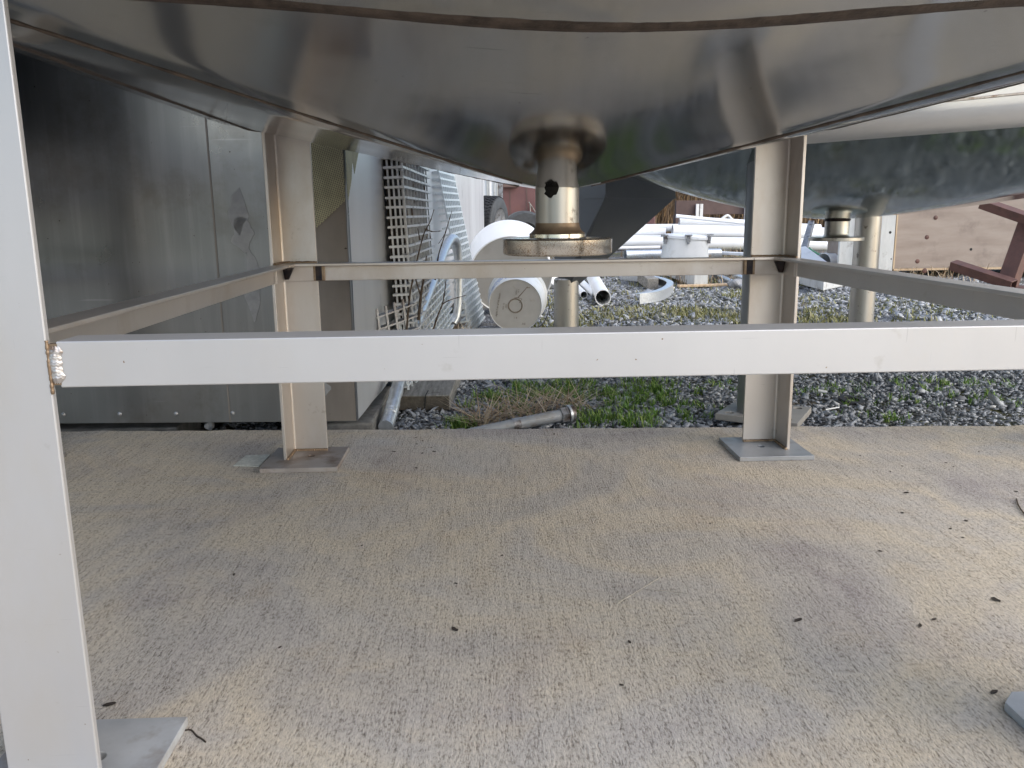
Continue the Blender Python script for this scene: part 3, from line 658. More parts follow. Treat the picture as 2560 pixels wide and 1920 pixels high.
def text(body, size, mat, parent, mtx, name='lettering', thick=.0003):
    cu = bpy.data.curves.new(name, 'FONT'); cu.body = body; cu.size = size; cu.extrude = thick; cu.align_x = 'CENTER'; cu.align_y = 'CENTER'
    to = bpy.data.objects.new(name, cu); COL.objects.link(to); bpy.context.view_layer.update()
    me = bpy.data.meshes.new_from_object(to.evaluated_get(bpy.context.evaluated_depsgraph_get())); bpy.data.objects.remove(to)
    me.transform(mtx); me.transform(Matrix.Translation(-Vector(parent['_o']))); me.materials.append(M[mat])
    o = bpy.data.objects.new(name, me); COL.objects.link(o); o.parent = parent; return o
def frame_mtx(o, x, y):
    x, y = Vector(x).normalized(), Vector(y).normalized(); z = x.cross(y)
    return Matrix(((x.x, y.x, z.x, o.x), (x.y, y.y, z.y, o.y), (x.z, y.z, z.z, o.z), (0, 0, 0, 1)))
def base_text(s, size, x, z, ang):
    d_ = bx_*math.cos(R(ang))+bz_*math.sin(R(ang)); e_ = -bx_*math.sin(R(ang))+bz_*math.cos(R(ang))
    text(s, size, 'ink', bk, frame_mtx(onbase(x, z, .0004), d_, e_))
base_text('kg/si 1 nr al lid loose', .0125, -.078, .005, 80); base_text('lb/in 15', .010, -.053, -.002, 80); base_text('1 2 4', .008, -.042, -.002, 80); base_text('HDPE 2', .008, .006, .062, 82); base_text('70 14', .007, .016, .066, 80)
base_text('1 B', .012, .0, -.055, 0); base_text('.NI', .014, .036, -.083, 0)
lm = MB()
for r_, (h0, h1) in ((0, (.06, .20)),):
    for row in range(4):
        h = .075+.034*row; k = 0; th = 100
        while th < 168:
            w_ = random.uniform(1.5, 5)
            rad = .1195+(h/.295)*.0145+.0007
            if random.random() < .8:
                q4 = []
                for tt, hh in ((th, h), (th+w_, h), (th+w_, h+.022), (th, h+.022)):
                    q4.append(bc_+bax*hh+(bx_*math.cos(R(tt))+bz_*math.sin(R(tt)))*(.1195+(hh/.295)*.0145+.0006))
                lm.add(q4, [(0, 1, 2, 3)])
            th += w_+1.2
lm.build('printed_label', 'blue_ink', bk)
hd = smooth_path([bc_+bax*.318+bx_*.146, bc_+bax*.25+bx_*.150-bz_*.06, bc_+bax*.2+bx_*.10-bz_*.128, bc_+bax*.21-bx_*.05-bz_*.133], 8)
MB().tube(hd, .0022, 6).build('wire_handle', 'blackpaint', bk, smooth=180)

dr = thing('white_drum', 'large white drum or end cap with a flat face toned grey for shade, behind the bucket', 'drum', (.55, 4.0, GZ))
dc = at(1277, 690, 4.62); dax = Vector((-.02, .95, .30)).normalized()
MB().lathe([(.222, .004), (.228, 0), (.232, .006), (.236, .26), (.23, .275), (.0001, .285)], dc, dax, 72).build('rim', 'pvc', dr, smooth=30)
MB().lathe([(.0001, .006), (.20, .006), (.2225, .0045)], dc, dax, 72).build('face', 'drum_face', dr, smooth=30)

# ------------------------------------------------------------------ white trailer with wheel, maroon truck
wt = thing('white_trailer', 'white panelled trailer with a knobbly tyre seen beyond the aluminium trailer', 'trailer', (.5, 9.2, GZ))
xx = lambda u, D: CAM.x+(u-1215)/F_PX*D
D_ = 10.2
mb = MB(); mb.b2((xx(1140, D_), D_-.645, .42), (xx(1252, D_), D_-.60+2, 2.4)); mb.build('side_panel', 'pvc', wt, bevel=.01)
mb = MB()
for u in (1226, 1231, 1243, 1250): mb.b2((xx(u, D_)-.008, D_-.66, .42), (xx(u, D_)+.008, D_-.6455, 2.4))
mb.build('corrugation', 'board_white', wt)
MB().b2((xx(1253, D_), D_-.655, .1), (xx(1264, D_), D_-.6, 2.4)).build('corner_post', 'galv_dark', wt)
wc = at(1228, 560, 8.4); wax = Vector((.93, -.36, -.05)).normalized()
wh = MB().lathe([(.15, -.095), (.235, -.10), (.26, -.085), (.268, -.06), (.268, .06), (.26, .085), (.235, .10), (.16, .095), (.155, .06), (.15, .0), (.15, -.095)], wc, wax, 48).build('wheel', 'tyre', wt, smooth=35)
tm = MB(); ta = wax.orthogonal().normalized(); tb_ = wax.cross(ta)
for k in range(44):
    an = 2*math.pi*k/44; er = ta*math.cos(an)+tb_*math.sin(an); et = wax.cross(er)
    for j, o_ in enumerate((-.062, -.03, .002, .034, .064)):
        c = wc+wax*o_+er*.271+et*(.012*(j % 2)); tm.bar(c-wax*.0125, c+wax*.0125, .020, .012, er)
tm.build('tread', 'blackpaint', wh)
MB().lathe([(.0001, .05), (.05, .05), (.10, .07), (.15, .085), (.158, .095)], wc, wax, 32).build('rim', 'galv_dark', wh, smooth=40)
mk = MB(); 
for k in range(9):
    an = R(200+random.uniform(-16, 16)); er = ta*math.cos(an)+tb_*math.sin(an)
MB().b2((wc.x-.10, wc.y+.05, .0), (wc.x+.06, wc.y+.35, wc.z-.05)).build('axle_stand', 'blackpaint', wt)

mt = thing('maroon_truck', 'faded maroon truck body behind the outlet pipe, with torn white tape on it', 'truck', (1.2, 12, GZ))
D_ = 12.3; y0 = D_-.645
mb = MB(); mb.b2((xx(1262, D_), y0, .12), (xx(1640, D_), y0+2.2, 1.15)); mb.build('body', 'maroon', mt, bevel=.02)
mb = MB()
for u in (1281, 1322): mb.b2((xx(u, D_)-.006, y0-.008, .14), (xx(u, D_)+.006, y0+.01, 1.1))
mb.b2((xx(1262, D_), y0-.02, .18), (xx(1400, D_), y0+.0, .26)); mb.build('seam', 'dark_beam', mt)
mb = MB(); mb.b2((xx(1262, D_), y0-.15, .86), (xx(1300, D_), y0+.0, 1.02)); mb.build('tailgate_rail', 'dark_beam', mt, bevel=.01)
mb = MB(); c = at(1272, 479, D_-.2); mb.box(c, (.12, .05, .05), Matrix.Rotation(R(8), 3, 'Y')); c = at(1291, 471, D_-.2); mb.box(c, (.06, .05, .05), Matrix.Rotation(R(-15), 3, 'Y')); mb.build('ochre_rag', 'yellow', mt, bevel=.015)
tp_ = smooth_path([at(1301, 470, D_-.25), at(1306, 480, D_-.25), at(1309, 492, D_-.25), at(1312, 501, D_-.25)], 6)
MB().tube(tp_, [.03, .035, .03, .028]+[.024]*(len(tp_)-8)+[.02, .015, .012, .008], 6).build('torn_tape', 'pvc', mt, smooth=60)
c = at(1334, 496, D_-.22); MB().box(c, (.12, .04, .075)).build('lamp', 'white', mt, bevel=.012)
for q_ in ([(1322, 505), (1332, 520), (1347, 545)], [(1325, 508), (1326, 530), (1325, 565)]): MB().tube(smooth_path([at(*k_, D_-.3) for k_ in q_], 6), .009, 6).build('hanging_cable', 'timber', mt, smooth=60)
tw = at(1310, 590, 10.5)
MB().lathe([(.17, -.08), (.28, -.09), (.31, -.05), (.31, .05), (.28, .09), (.17, .08), (.17, -.08)], tw, (.25, -.97, 0), 40).build('wheel', 'tyre', mt, smooth=35)

# ------------------------------------------------------------------ dark hopper on a pipe foot
hp = thing('dark_hopper', 'dark grey inverted pyramid hopper on a pipe foot, behind the outlet flange', 'hopper', (.70, 2.40, GZ))
hc = Vector((.715, 2.36, 0))
cor = [Vector((*q_, .542)) for q_ in ((1.10, 2.40), (.90, 2.80), (.625, 2.50), (.80, 2.06))]
tip = [hc+Vector((a_, b_, .235)) for a_, b_ in ((.03, 0), (0, .03), (-.03, 0), (0, -.03))]
up_ = [c+Vector((0, 0, .20)) for c in cor]; cap = [c+Vector((0, 0, .022)) for c in cor]
MB().add(tip+cor, [(k, (k+1) % 4, 4+(k+1) % 4, 4+k) for k in range(4)]).build('cone_plates', 'hopper', hp)
MB().add([c*1 for c in cor]+cap+up_, [(k, (k+1) % 4, 4+(k+1) % 4, 4+k) for k in range(4)]+[(4+k, 4+(k+1) % 4, 8+(k+1) % 4, 8+k) for k in range(4)]+[(8, 9, 10, 11)]).build('rim_box', 'hopper', hp)
mb = MB(); 
for k in range(4): mb.bar(cor[k], cor[(k+1) % 4], .007, .007)
mb.build('rim_fold', 'hopper', hp)
MB().lathe([(.0445, 0), (.0445, .31), (.040, .315)], (.705, 2.36, GZ), n=40).build('pipe_foot', 'nozzle', hp, smooth=40)

# ------------------------------------------------------------------ second tank, turned, on pipe legs
T2 = thing('steel_tank', 'second stainless tank at the right behind the stand, on round pipe legs', 'tank', (1.545, 2.05, GZ), 'square steel tanks')
c2 = Vector((1.545, 2.05, 0)); ang2 = R(-41); tx = Vector((math.cos(ang2), math.sin(ang2), 0)); ty = Vector((-math.sin(ang2), math.cos(ang2), 0))
out2 = rrect(16, .22, -.47, 1.15, -.865, .87)
Z20, Z2E = .462, .645; tilt = .022
def p2w(x, y, z): 
    p = c2+tx*x+ty*y; return Vector((p.x, p.y, z+tilt*(p.x-c2.x)))
def z2(u): return Z20+(Z2E-Z20)*u**1.55
V = []; Fq = []; n2 = len(out2); NU = 36
for i in range(NU+1):
    u = .05+.95*i/NU
    V += [p2w(o[0]*u, o[1]*u, z2(u)) for o in out2]
Fq = [(i*n2+k, i*n2+(k+1) % n2, (i+1)*n2+(k+1) % n2, (i+1)*n2+k) for i in range(NU) for k in range(n2)]
MB().add(V, Fq).build('bottom_plate', 'head2', T2, smooth=180)
V = []; KR = .046; A0 = R(16)
ring = [(KR*(math.sin(a_)-math.sin(A0)), KR*(math.cos(A0)-math.cos(a_))) for a_ in [A0+(R(90)-A0)*k/9 for k in range(10)]]
def shell2(rg, name, mat, top=False):
    V = []
    for dx, dz in rg: V += [p2w(o[0]+o[2]*dx, o[1]+o[3]*dx, Z2E+dz) for o in out2]
    f_ = [(i*n2+k, i*n2+(k+1) % n2, (i+1)*n2+(k+1) % n2, (i+1)*n2+k) for i in range(len(rg)-1) for k in range(n2)]
    if top: f_.append(tuple((len(rg)-1)*n2+k for k in range(n2)))
    return MB().add(V, f_).build(name, mat, T2, smooth=50)
e_ = ring[-1]
shell2(ring+[(e_[0], e_[1]+.012)], 'knuckle', 'shell'); shell2([(e_[0]+.0005, e_[1]+.012), (e_[0]+.002, e_[1]+.013), (e_[0]+.002, e_[1]+.016), (e_[0]+.0005, e_[1]+.017)], 'weld_seam', 'bead')
shell2([(e_[0], e_[1]+.017), (e_[0], 1.5)], 'shell', 'shell', True)
nc = at(2098, 560, 2.70); nc = Vector((c2.x, c2.y, 0)); za = Z20
MB().lathe([(.0375, .02), (.0375, -.045), (.040, -.053), (.043, -.0555)], (nc.x, nc.y, za), n=48).build('outlet_pipe', 'nozzle', T2, smooth=40)
MB().lathe([(.036, -.0557), (.0835, -.0557), (.0845, -.0567), (.0845, -.0660), (.0835, -.0670), (.036, -.0670), (.036, -.0557)], (nc.x, nc.y, za), n=64).build('flange', 'nozzle', T2, smooth=35)
MB().lathe([(.0380, .012), (.0410, -.001), (.0380, -.006)], (nc.x, nc.y, za), n=48).build('dark_weld', 'burn', T2, smooth=60)
def pipe_leg(x, y, r, top=.62, plate=None):
    lo = MB().lathe([(r, 0), (r, top-GZ)], (x, y, GZ+.012), n=40).build('pipe_leg', 'leg2' if plate else 'nozzle', T2, smooth=40)
    if plate:
        b = MB().prism([(q_.x, q_.y, -.034) for q_ in plate], (0, 0, .0165)).build('base_plate', 'plate2', lo)
        c = sum((q_ for q_ in plate), Vector((0, 0, 0)))/4
        drill(b, [(((q_.x-c.x)*.70+c.x, (q_.y-c.y)*.70+c.y, -.026), (0, 0, 1), .011, .03) for q_ in plate])
        bv = b.modifiers.new('bevel', 'BEVEL'); bv.width = .0015; bv.segments = 2; bv.limit_method = 'ANGLE'; bv.angle_limit = R(40)
M['leg2'] = pmat('grey_pipe_steel', (.30, .315, .33), (.38, .39, .41), 8, (1, 1, .2), .38, .06, .8)
M['plate2'] = pmat('painted_plate', (.30, .275, .24), (.38, .35, .31), 12, rough=.6, metal=.2, dirt=((.24, .21, .18), 9, .55, .75))
pipe_leg(1.124, 1.446, .0625, plate=[Vector(q_) for q_ in ((.998, 1.431, 0), (1.169, 1.312, 0), (1.269, 1.48, 0), (1.104, 1.587, 0))])
pipe_leg(1.965, 2.75, .0490); pipe_leg(1.75, .96, .0575); pipe_leg(2.62, 2.18, .0575)
# strip of bright tape and a small lug on the second tank
def on2(x, y, d=.0006):
    u = max(abs(x)/(1.15 if x > 0 else .47), abs(y)/(.87 if y > 0 else .865)); return p2w(x, y, z2(u)-d)

# ------------------------------------------------------------------ pipes and junk on the gravel
def plain_pipe(p, q, r, label, wall=.004, mat='pvc', group=None, name='white_pipe'):
    p, q = Vector(p), Vector(q); o = MB().pipe(p, q, r, wall).build(name, mat, smooth=40); return tag(o, label, 'pipe', group)
plain_pipe((1.113, 4.30, GZ+.049), (1.29, 6.3, GZ+.055), .047, 'fat white pipe with its open end facing the viewer, right of the hopper foot', group='white pipes lying on the gravel')
plain_pipe((1.050, 4.72, GZ+.026), (1.075, 5.9, GZ+.03), .0245, 'left of the two slim white pipes beside the fat open pipe', .003, group='white pipes lying on the gravel')
plain_pipe((1.122, 4.70, GZ+.026), (1.150, 5.9, GZ+.03), .0245, 'right of the two slim white pipes, touching the fat open pipe', .003, group='white pipes lying on the gravel')
# curved channel
cp = smooth_path([(1.327, 4.27, 0), (1.46, 4.40, 0), (1.60, 4.70, 0), (1.70, 5.05, 0), (1.725, 5.35, 0), (1.70, 5.65, 0), (1.60, 5.95, 0), (1.52, 6.1, 0)], 6); V = []; Fq = []
for i, p in enumerate(cp):
    d = (cp[min(i+1, len(cp)-1)]-cp[max(i-1, 0)]).normalized(); nrm = Vector((d.y, -d.x, 0)); z = GZ+.01
    for o_, h in ((0, 0), (0, .062), (-.045, .062), (-.045, .056), (-.006, .056), (-.006, 0)): V.append(p+nrm*o_+Vector((0, 0, z+h)))
for i in range(len(cp)-1):
    for k in range(6): Fq.append((i*6+k, i*6+(k+1) % 6, (i+1)*6+(k+1) % 6, (i+1)*6+k))
Fq += [(5, 4, 3, 2, 1, 0), tuple((len(cp)-1)*6+k for k in range(6))]
tag(MB().add(V, Fq).build('curved_channel', 'galv', smooth=30), 'pale curved metal channel lying in a half circle on the mossy gravel', 'channel')
def beam(name, p, q, w_, h_, mat, label, endmat=None, group=None, cat='beam'):
    p, q = Vector(p), Vector(q)
    o = MB().bar(p, q, w_, h_).build(name, mat, bevel=.004); return tag(o, label, cat, group)
beam('timber_beam', (1.60, 5.25, GZ+.045), (1.70, 6.6, GZ+.05), .078, .075, 'timber', 'grey square timber with a dark end, inside the curve of the metal channel', group='grey timbers')
beam('timber_beam', (1.97, 5.36, GZ+.055), (2.00, 6.9, GZ+.06), .098, .085, 'board_white', 'pale squared timber lying right of the curved channel', group='grey timbers')
gt = at(1762, 700, 6.6)
tub = MB().lathe([(.0001, -.16), (.10, -.16), (.125, -.02), (.125, 0), (.118, 0), (.095, -.15), (.0001, -.15)], gt+Vector((0, 0, .02)), (.55, -.45, .45), 32).build('grey_tub', 'drum_face', smooth=40)
tag(tub, 'grey tub lying tilted behind the pale squared timber', 'tub')
plain_pipe((2.30, 6.35, GZ+.05), (2.225, 5.18, GZ+.02), .017, 'thin grey pipe beside the right back leg, nearer of two', .003, 'galv', 'thin grey pipes', 'thin_pipe')
plain_pipe((2.36, 6.40, GZ+.09), (2.33, 5.28, GZ+.04), .017, 'thin grey pipe beside the right back leg, farther of two', .003, 'galv', 'thin grey pipes', 'thin_pipe')
beam('flat_board', (1.80, 5.34, GZ+.02), (2.22, 5.40, GZ+.02), .05, .018, 'board_tan', 'thin weathered board lying across the moss in front of the timbers', cat='board')
mb = MB(); mb.prism([(2.69, 4.93, GZ+.01), (3.01, 5.30, GZ+.01), (3.09, 6.9, GZ+.01), (2.80, 6.5, GZ+.01)], (0, 0, .085)); tag(mb.build('white_board', 'board_white', bevel=.004), 'thick white board lying on gravel under the right rail', 'board')
for (u0, v0, u1, v1, D, wd_, lb) in ((1775, 706, 1905, 702, 7.2, .05, 'white strip lying behind the thin grey pipes, nearest the tub'), (1782, 697, 1900, 690, 7.8, .04, 'white strip lying farther behind the thin grey pipes'), (1690, 690, 1760, 684, 8.0, .07, 'white strip lying behind the pale squared timber')):
    beam('white_strip', at(u0, v0, D), at(u1, v1, D*.97), wd_, .018, 'pvc', lb, cat='strip')
blk = MB().box(onz(1850, 700)+Vector((0, 0, .06)), (.42, .25, .12), Matrix.Rotation(R(12), 3, 'Z')).build('concrete_block', 'concrete_old', bevel=.01)
tag(blk, 'rough concrete lump behind the thin grey pipes at the right back leg', 'block')
cc_ = onz(1374, 722)+Vector((0, 0, .07))
tag(MB().lathe([(.0001, -.11), (.05, -.11), (.066, -.09), (.068, -.03), (.060, -.02), (.068, -.01), (.068, .06), (.05, .08), (.0001, .085)], cc_, (.5, -.85, .1), 32).build('steel_canister', 'shell', smooth=40), 'shiny ribbed steel canister lying between the bucket and the pipe foot', 'canister')
rk = MB(); c = onz(1840, 722)
bm = bmesh.new(); bmesh.ops.create_icosphere(bm, subdivisions=3, radius=.06)
for v in bm.verts: v.co *= 1+.25*math.sin(v.co.x*70)*math.sin(v.co.y*60+1)*math.sin(v.co.z*50); v.co.z *= .7
me = bpy.data.meshes.new('pale_rock'); bm.to_mesh(me); bm.free(); me.materials.append(M['oxide']); rko = bpy.data.objects.new('pale_rock', me); COL.objects.link(rko); rko.location = (c.x, c.y, GZ+.03)
tag(rko, 'small pale lump on the moss beside the right back leg', 'rock')

# white bin with clamps
bn = thing('white_bin', 'white round bin with a clamped tilted lid, in front of the white pipe stack', 'bin', (2.45, 7.9, GZ))
bcn = Vector((xx(1713, 8.5), 7.85, GZ)); bxn = Vector((.06, 0, 1)).normalized()
MB().lathe([(.0001, 0), (.245, 0), (.222, .27), (.222, .285)], bcn, bxn, 40).build('body', 'white', bn, smooth=40)
MB().lathe([(.232, .275), (.234, .30), (.22, .315), (.10, .325), (.0001, .327)], bcn, bxn, 40).build('lid', 'pvc', bn, smooth=40)
for an in (198, 262, 326):
    er = Vector((math.cos(R(an)), math.sin(R(an)), 0)); c = bcn+bxn*.29+er*.238; mb = MB()
    mb.box(c+Vector((0, 0, -.012)), (.035, .035, .055), Matrix.Rotation(R(an), 3, 'Z')); mb.box(c+Vector((0, 0, .028))+er*.01, (.05, .07, .012), Matrix.Rotation(R(an), 3, 'Z')); mb.box(c+Vector((0, 0, -.05)), (.03, .022, .018), Matrix.Rotation(R(an), 3, 'Z'))
    mb.build('clamp', 'galv_dark', bn, bevel=.004)
# stack of white pipes
def pile(u0, v0, u1, v1, D0, D1, rpx, label):
    p, q = at(u0, v0, D0*.98), at(u1, v1, D1*.98); plain_pipe(p, q, rpx*D0/F_PX, label, .008, group='stack of long white pipes')
pile(1681, 577, 2062, 584, 11.0, 11.0, 15, 'fat middle pipe of the white stack behind the bin')
pile(1690, 607, 2110, 612, 10.8, 10.8, 15, 'lowest right pipe of the white stack, partly behind the bin')
pile(1698, 557, 2050, 572, 11.25, 11.25, 11, 'upper pipe of the white stack')
pile(1690, 540, 1890, 560, 11.1, 11.1, 4.5, 'slim top pipe sloping across the white stack')
pile(1430, 608, 1658, 605, 11.0, 10.8, 12, 'lower white pipe left of the bin')
pile(1480, 582, 1664, 581, 11.4, 11.3, 12, 'upper white pipe left of the bin')
pile(1500, 596, 1652, 594, 11.3, 11.2, 6, 'slim white pipe between the two pipes left of the bin')
for u, lb in ((1644, 'dark skid under the white pipes just left of the bin'), (1858, 'dark skid under the white pipes beside the right back leg'), (1600, 'dark skid under the far left end of the white pipes')):
    c = at(u, 621, 11.0); tag(MB().box((c.x, c.y, GZ+.035), (.14, .7, .09)).build('skid', 'dark_beam', bevel=.006), lb, 'skid')
pile(1700, 592, 2070, 598, 11.7, 11.7, 13, 'rear white pipe of the stack, half hidden behind the lowest ones')
pile(1592, 570, 1700, 569, 11.9, 11.8, 9, 'short white pipe end above the two pipes left of the bin')
pile(1720, 548, 1960, 562, 11.5, 11.5, 7, 'white pipe just under the slim sloping pipe of the stack')
pile(1540, 620, 1650, 618, 10.4, 10.4, 4, 'slim white pipe lying in front of the lower left pipe')
plain_pipe(at(1563, 638, 8.9), at(1800, 634, 9.1), .056, 'spiral grey pipe with its open end showing just above the far rail', .004, 'galv', None, 'grey_pipe')
beam('white_plank', at(1772, 631, 9.3), at(1900, 637, 9.0), .12, .03, 'pvc', 'white plank lying in front of the pipe stack', cat='plank')
# white sheets, cut pipe, hose and prop right of the back leg
sh = [at(2003, 618, 7.6), at(2014, 616, 7.6), at(2068, 655, 7.2), at(2060, 690, 7.0), at(2003, 690, 7.0)]
tag(MB().prism(sh, (.02, .06, 0)).build('white_sheet', 'pvc'), 'white triangular sheet propped just right of the back leg', 'sheet')
plain_pipe(at(2058, 648, 7.4)+Vector((0, 0, -.03)), at(2165, 652, 7.7)+Vector((0, 0, -.03)), .085, 'short fat white pipe left of the weathered boards', .006)
tag(MB().tube(smooth_path([at(2020, 622, 8.4), at(2034, 632, 8.4), at(2052, 640, 8.4), at(2075, 640, 8.4)], 6), .022, 10).build('green_hose', 'green', smooth=60), 'short piece of green hose behind the white sheet', 'hose')
beam('grey_prop', at(2029, 556, 8.2), at(2010, 625, 8.0), .055, .055, 'galv_dark', 'slanted grey prop in front of the pipe ends', cat='prop')
# far beam on posts
fb = thing('steel_beam', 'long brown steel beam on posts behind the white pipes', 'beam', (3.5, 13.8, GZ)); D_ = 14.5
MB().b2((xx(1690, D_), D_-.645, .44), (xx(2120, D_), D_-.55, .68)).build('web', 'dark_beam', fb, bevel=.006)
mb = MB()
for u in (1741, 1751, 1862): mb.b2((xx(u, D_)-.025, D_-.72, .3), (xx(u, D_)+.025, D_-.67, .62))
mb.build('stiffener', 'white', fb)
mb = MB()
for u in (1700, 1900, 2100): mb.b2((xx(u, D_)-.08, D_-.70, GZ-.02), (xx(u, D_)+.08, D_-.5, .4395))
mb.build('post', 'dark_beam', fb)
hoop = smooth_path([at(1804, 548, 12.6), at(1815, 540, 12.6), at(1822, 541, 12.6), at(1836, 556, 12.6)], 6)
tag(MB().tube(hoop, .022, 8).build('bent_white_tube', 'white', smooth=60), 'white bent tube end poking up behind the pipe stack', 'tube')

# weathered boards and the plywood crate
D_ = 6.6; Y = D_-.645
def stand_board(name, u0, u1, ut0, ut1, D, mat, label, th=.03, top=.95, cat='board'):
    y = D-.645; p = [(xx(u0, D), y, GZ), (xx(u1, D), y, GZ), (xx(ut1, D), y, top), (xx(ut0, D), y, top)]
    return tag(MB().prism(p, (0, th, 0)).build(name, mat, bevel=.003), label, cat)
stand_board('standing_board', 2105, 2174, 2105, 2130, 6.35, 'board_white', 'wide pale grey board standing on end left of the plywood crate')
stand_board('standing_board', 2186, 2196, 2140, 2182, 6.5, 'timber', 'narrow grey board standing beside the pale board')
stand_board('standing_board', 2176, 2187, 2130, 2141, 6.42, 'blackpaint', 'dark strip filling the shaded gap between the pale board and the grey board', .02)  # dark strip put in for the shade of the gap between boards
stand_board('standing_board', 2188, 2206, 2188, 2208, 6.25, 'board_tan', 'raw tan split post standing left of the plywood crate', .06)
cr = thing('plywood_crate', 'plywood crate on dark skids under the second tank', 'crate', (4.3, 6.2, GZ)); y = Y+.02
MB().b2((xx(2206, D_), y-.028, .0), (xx(2242, D_), y, 1.0)).build('end_board', 'board_white', cr, bevel=.003)
MB().b2((xx(2243, D_), y-.03, .025), (xx(2246.5, D_), y-.001, 1.0)).build('edge_strip', 'board_tan', cr)
MB().b2((xx(2247, D_), y-.02, .03), (xx(2800, D_), y, 1.0)).build('front_panel', 'plywood', cr)
MB().b2((xx(2247, D_), y-.022, .012), (xx(2800, D_), y+.02, .0285)).build('bottom_edge', 'board_tan', cr)
MB().b2((xx(2207, D_), y+.0005, .03), (xx(2800, D_), y+1.0, 1.0)).build('box', 'plywood', cr)
for u in (2260, 2500, 2740): MB().b2((xx(u, D_)-.05, y+.08, GZ), (xx(u, D_)+.05, y+1.0, .011)).build('skid', 'blackpaint', cr)
for u, v, r in ((2337, 544, .0175), (2320, 593, .0175), (2302, 654, .0175), (2323, 678, .021)):
    c = at(u, v, D_); MB().lathe([(.0001, .004), (r*.7, .0038), (r, .001), (r, 0)], (c.x, y-.0202, c.z), (0, -1, 0), 20).build('round_plug', 'rust', cr, smooth=50)
for u, v, r in ((2224, 581, .011), (2233, 648, .006), (2436, 624, .011)):
    c = at(u, v, D_); MB().lathe([(.0001, .001), (r, 0)], (c.x, y-.0208 if u > 2243 else y-.0285, c.z), (0, -1, 0), 12).build('knot_hole', 'black', cr)
# red oxide frame
rs = thing('rusty_frame', 'red oxide steel frame with two slanting arms in front of the plywood crate', 'frame', (3.9, 4.9, GZ))
def chan(p, q, w_, h_, t_, up, name):
    p, q = Vector(p), Vector(q); d = (q-p).normalized(); u = Vector(up); s_ = d.cross(u).normalized(); u = s_.cross(d); mb = MB()
    sec = [(-w_/2, h_/2), (w_/2, h_/2), (w_/2, -h_/2), (w_/2-t_, -h_/2), (w_/2-t_, h_/2-t_), (-w_/2+t_, h_/2-t_), (-w_/2+t_, -h_/2), (-w_/2, -h_/2)]
    mb.prism([p+s_*a_+u*b_ for a_, b_ in sec], q-p); return mb.build(name, 'rust', rs, bevel=.002)
chan(at(2456, 508, 5.3), at(2700, 592, 4.9), .07, .055, .008, (.1, -.5, .8), 'arm'); chan(at(2382, 662, 5.35), at(2535, 712, 5.05), .07, .055, .008, (.1, -.5, .8), 'arm')
chan(at(2572, 560, 5.2), at(2518, 712, 5.2), .10, .075, .008, (-.85, -.5, -.2), 'post'); MB().box(at(2570, 727, 5.15), (.34, .22, .05)).build('foot', 'rust', rs, bevel=.004)

# small things on the gravel and the pad
tag(MB().lathe([(.022, 0), (.036, 0), (.036, .008), (.022, .008), (.022, 0)], onz(2128, 1004, GZ+.004), (.1, -.12, 1), 28).build('rubber_ring', 'blackpaint', smooth=40), 'flat black rubber ring lying on the gravel right of the thick base plate', 'ring')
c = onz(2045, 976, GZ+.018); tag(MB().tube([c, c+Vector((.024, -.010, -.004))], .0042, 10).build('cigarette_butt', 'white', smooth=40), 'white stub lying on the gravel above the black rubber ring', 'stub')
c = onz(2064, 1024, GZ+.012); tag(MB().tube([c, c+Vector((.042, .012, .003))], .0022, 8).build('white_straw', 'white', smooth=40), 'thin white stick on the gravel beside the base plate', 'stick')
c = onz(520, 1060, -.0); st_ = bmesh.new(); bmesh.ops.create_icosphere(st_, subdivisions=2, radius=.012)
for v in st_.verts: v.co *= 1+.3*math.sin(v.co.x*400+1)*math.cos(v.co.y*300)
me = bpy.data.meshes.new('stone_chip'); st_.to_mesh(me); st_.free(); me.materials.append(M['oxide']); o = bpy.data.objects.new('stone_chip', me); COL.objects.link(o); o.location = (c.x, c.y+.01, .002-.008)
tag(o, 'grey stone chip at the pad edge in front of the trailer', 'stone')
# pale patch beside the left back foot, hairline crack by the front foot
pts = [onz(*q_, .0) for q_ in ((573, 1163), (622, 1137), (676, 1135), (650, 1168), (612, 1166))]
def leaf(i, u, v, s, ang):
    c = onz(u, v, 0); mb = MB(); q_ = Matrix.Rotation(ang, 3, 'Z'); rl = random.Random(i)
    prof3 = [(-1, 0), (-.6, .35), (0, .45), (.6, .3), (1, .02), (.55, -.32), (-.1, -.42), (-.65, -.3)]
    top = [q_ @ Vector((a_*s*rl.uniform(.8, 1.1), b_*s*rl.uniform(.7, 1.2), .0012+s*.22*abs(b_)+s*.12*rl.random()*abs(a_))) for a_, b_ in prof3]
    vs = [k+Vector((c.x, c.y, 0)) for k in top]+[Vector((c.x, c.y, .001+s*.05))]
    nn_ = len(prof3); mb.add(vs, [(k, (k+1) % nn_, nn_) for k in range(nn_)]); mb.add([k+Vector((0, 0, -.0007)) for k in vs], [((k+1) % nn_, k, nn_) for k in range(nn_)])
    return tag(mb.build('leaf_scrap', 'leaf', recalc=False), 'small dark dead leaf scrap lying on the concrete', 'leaf', 'dead leaf scraps scattered on the concrete')
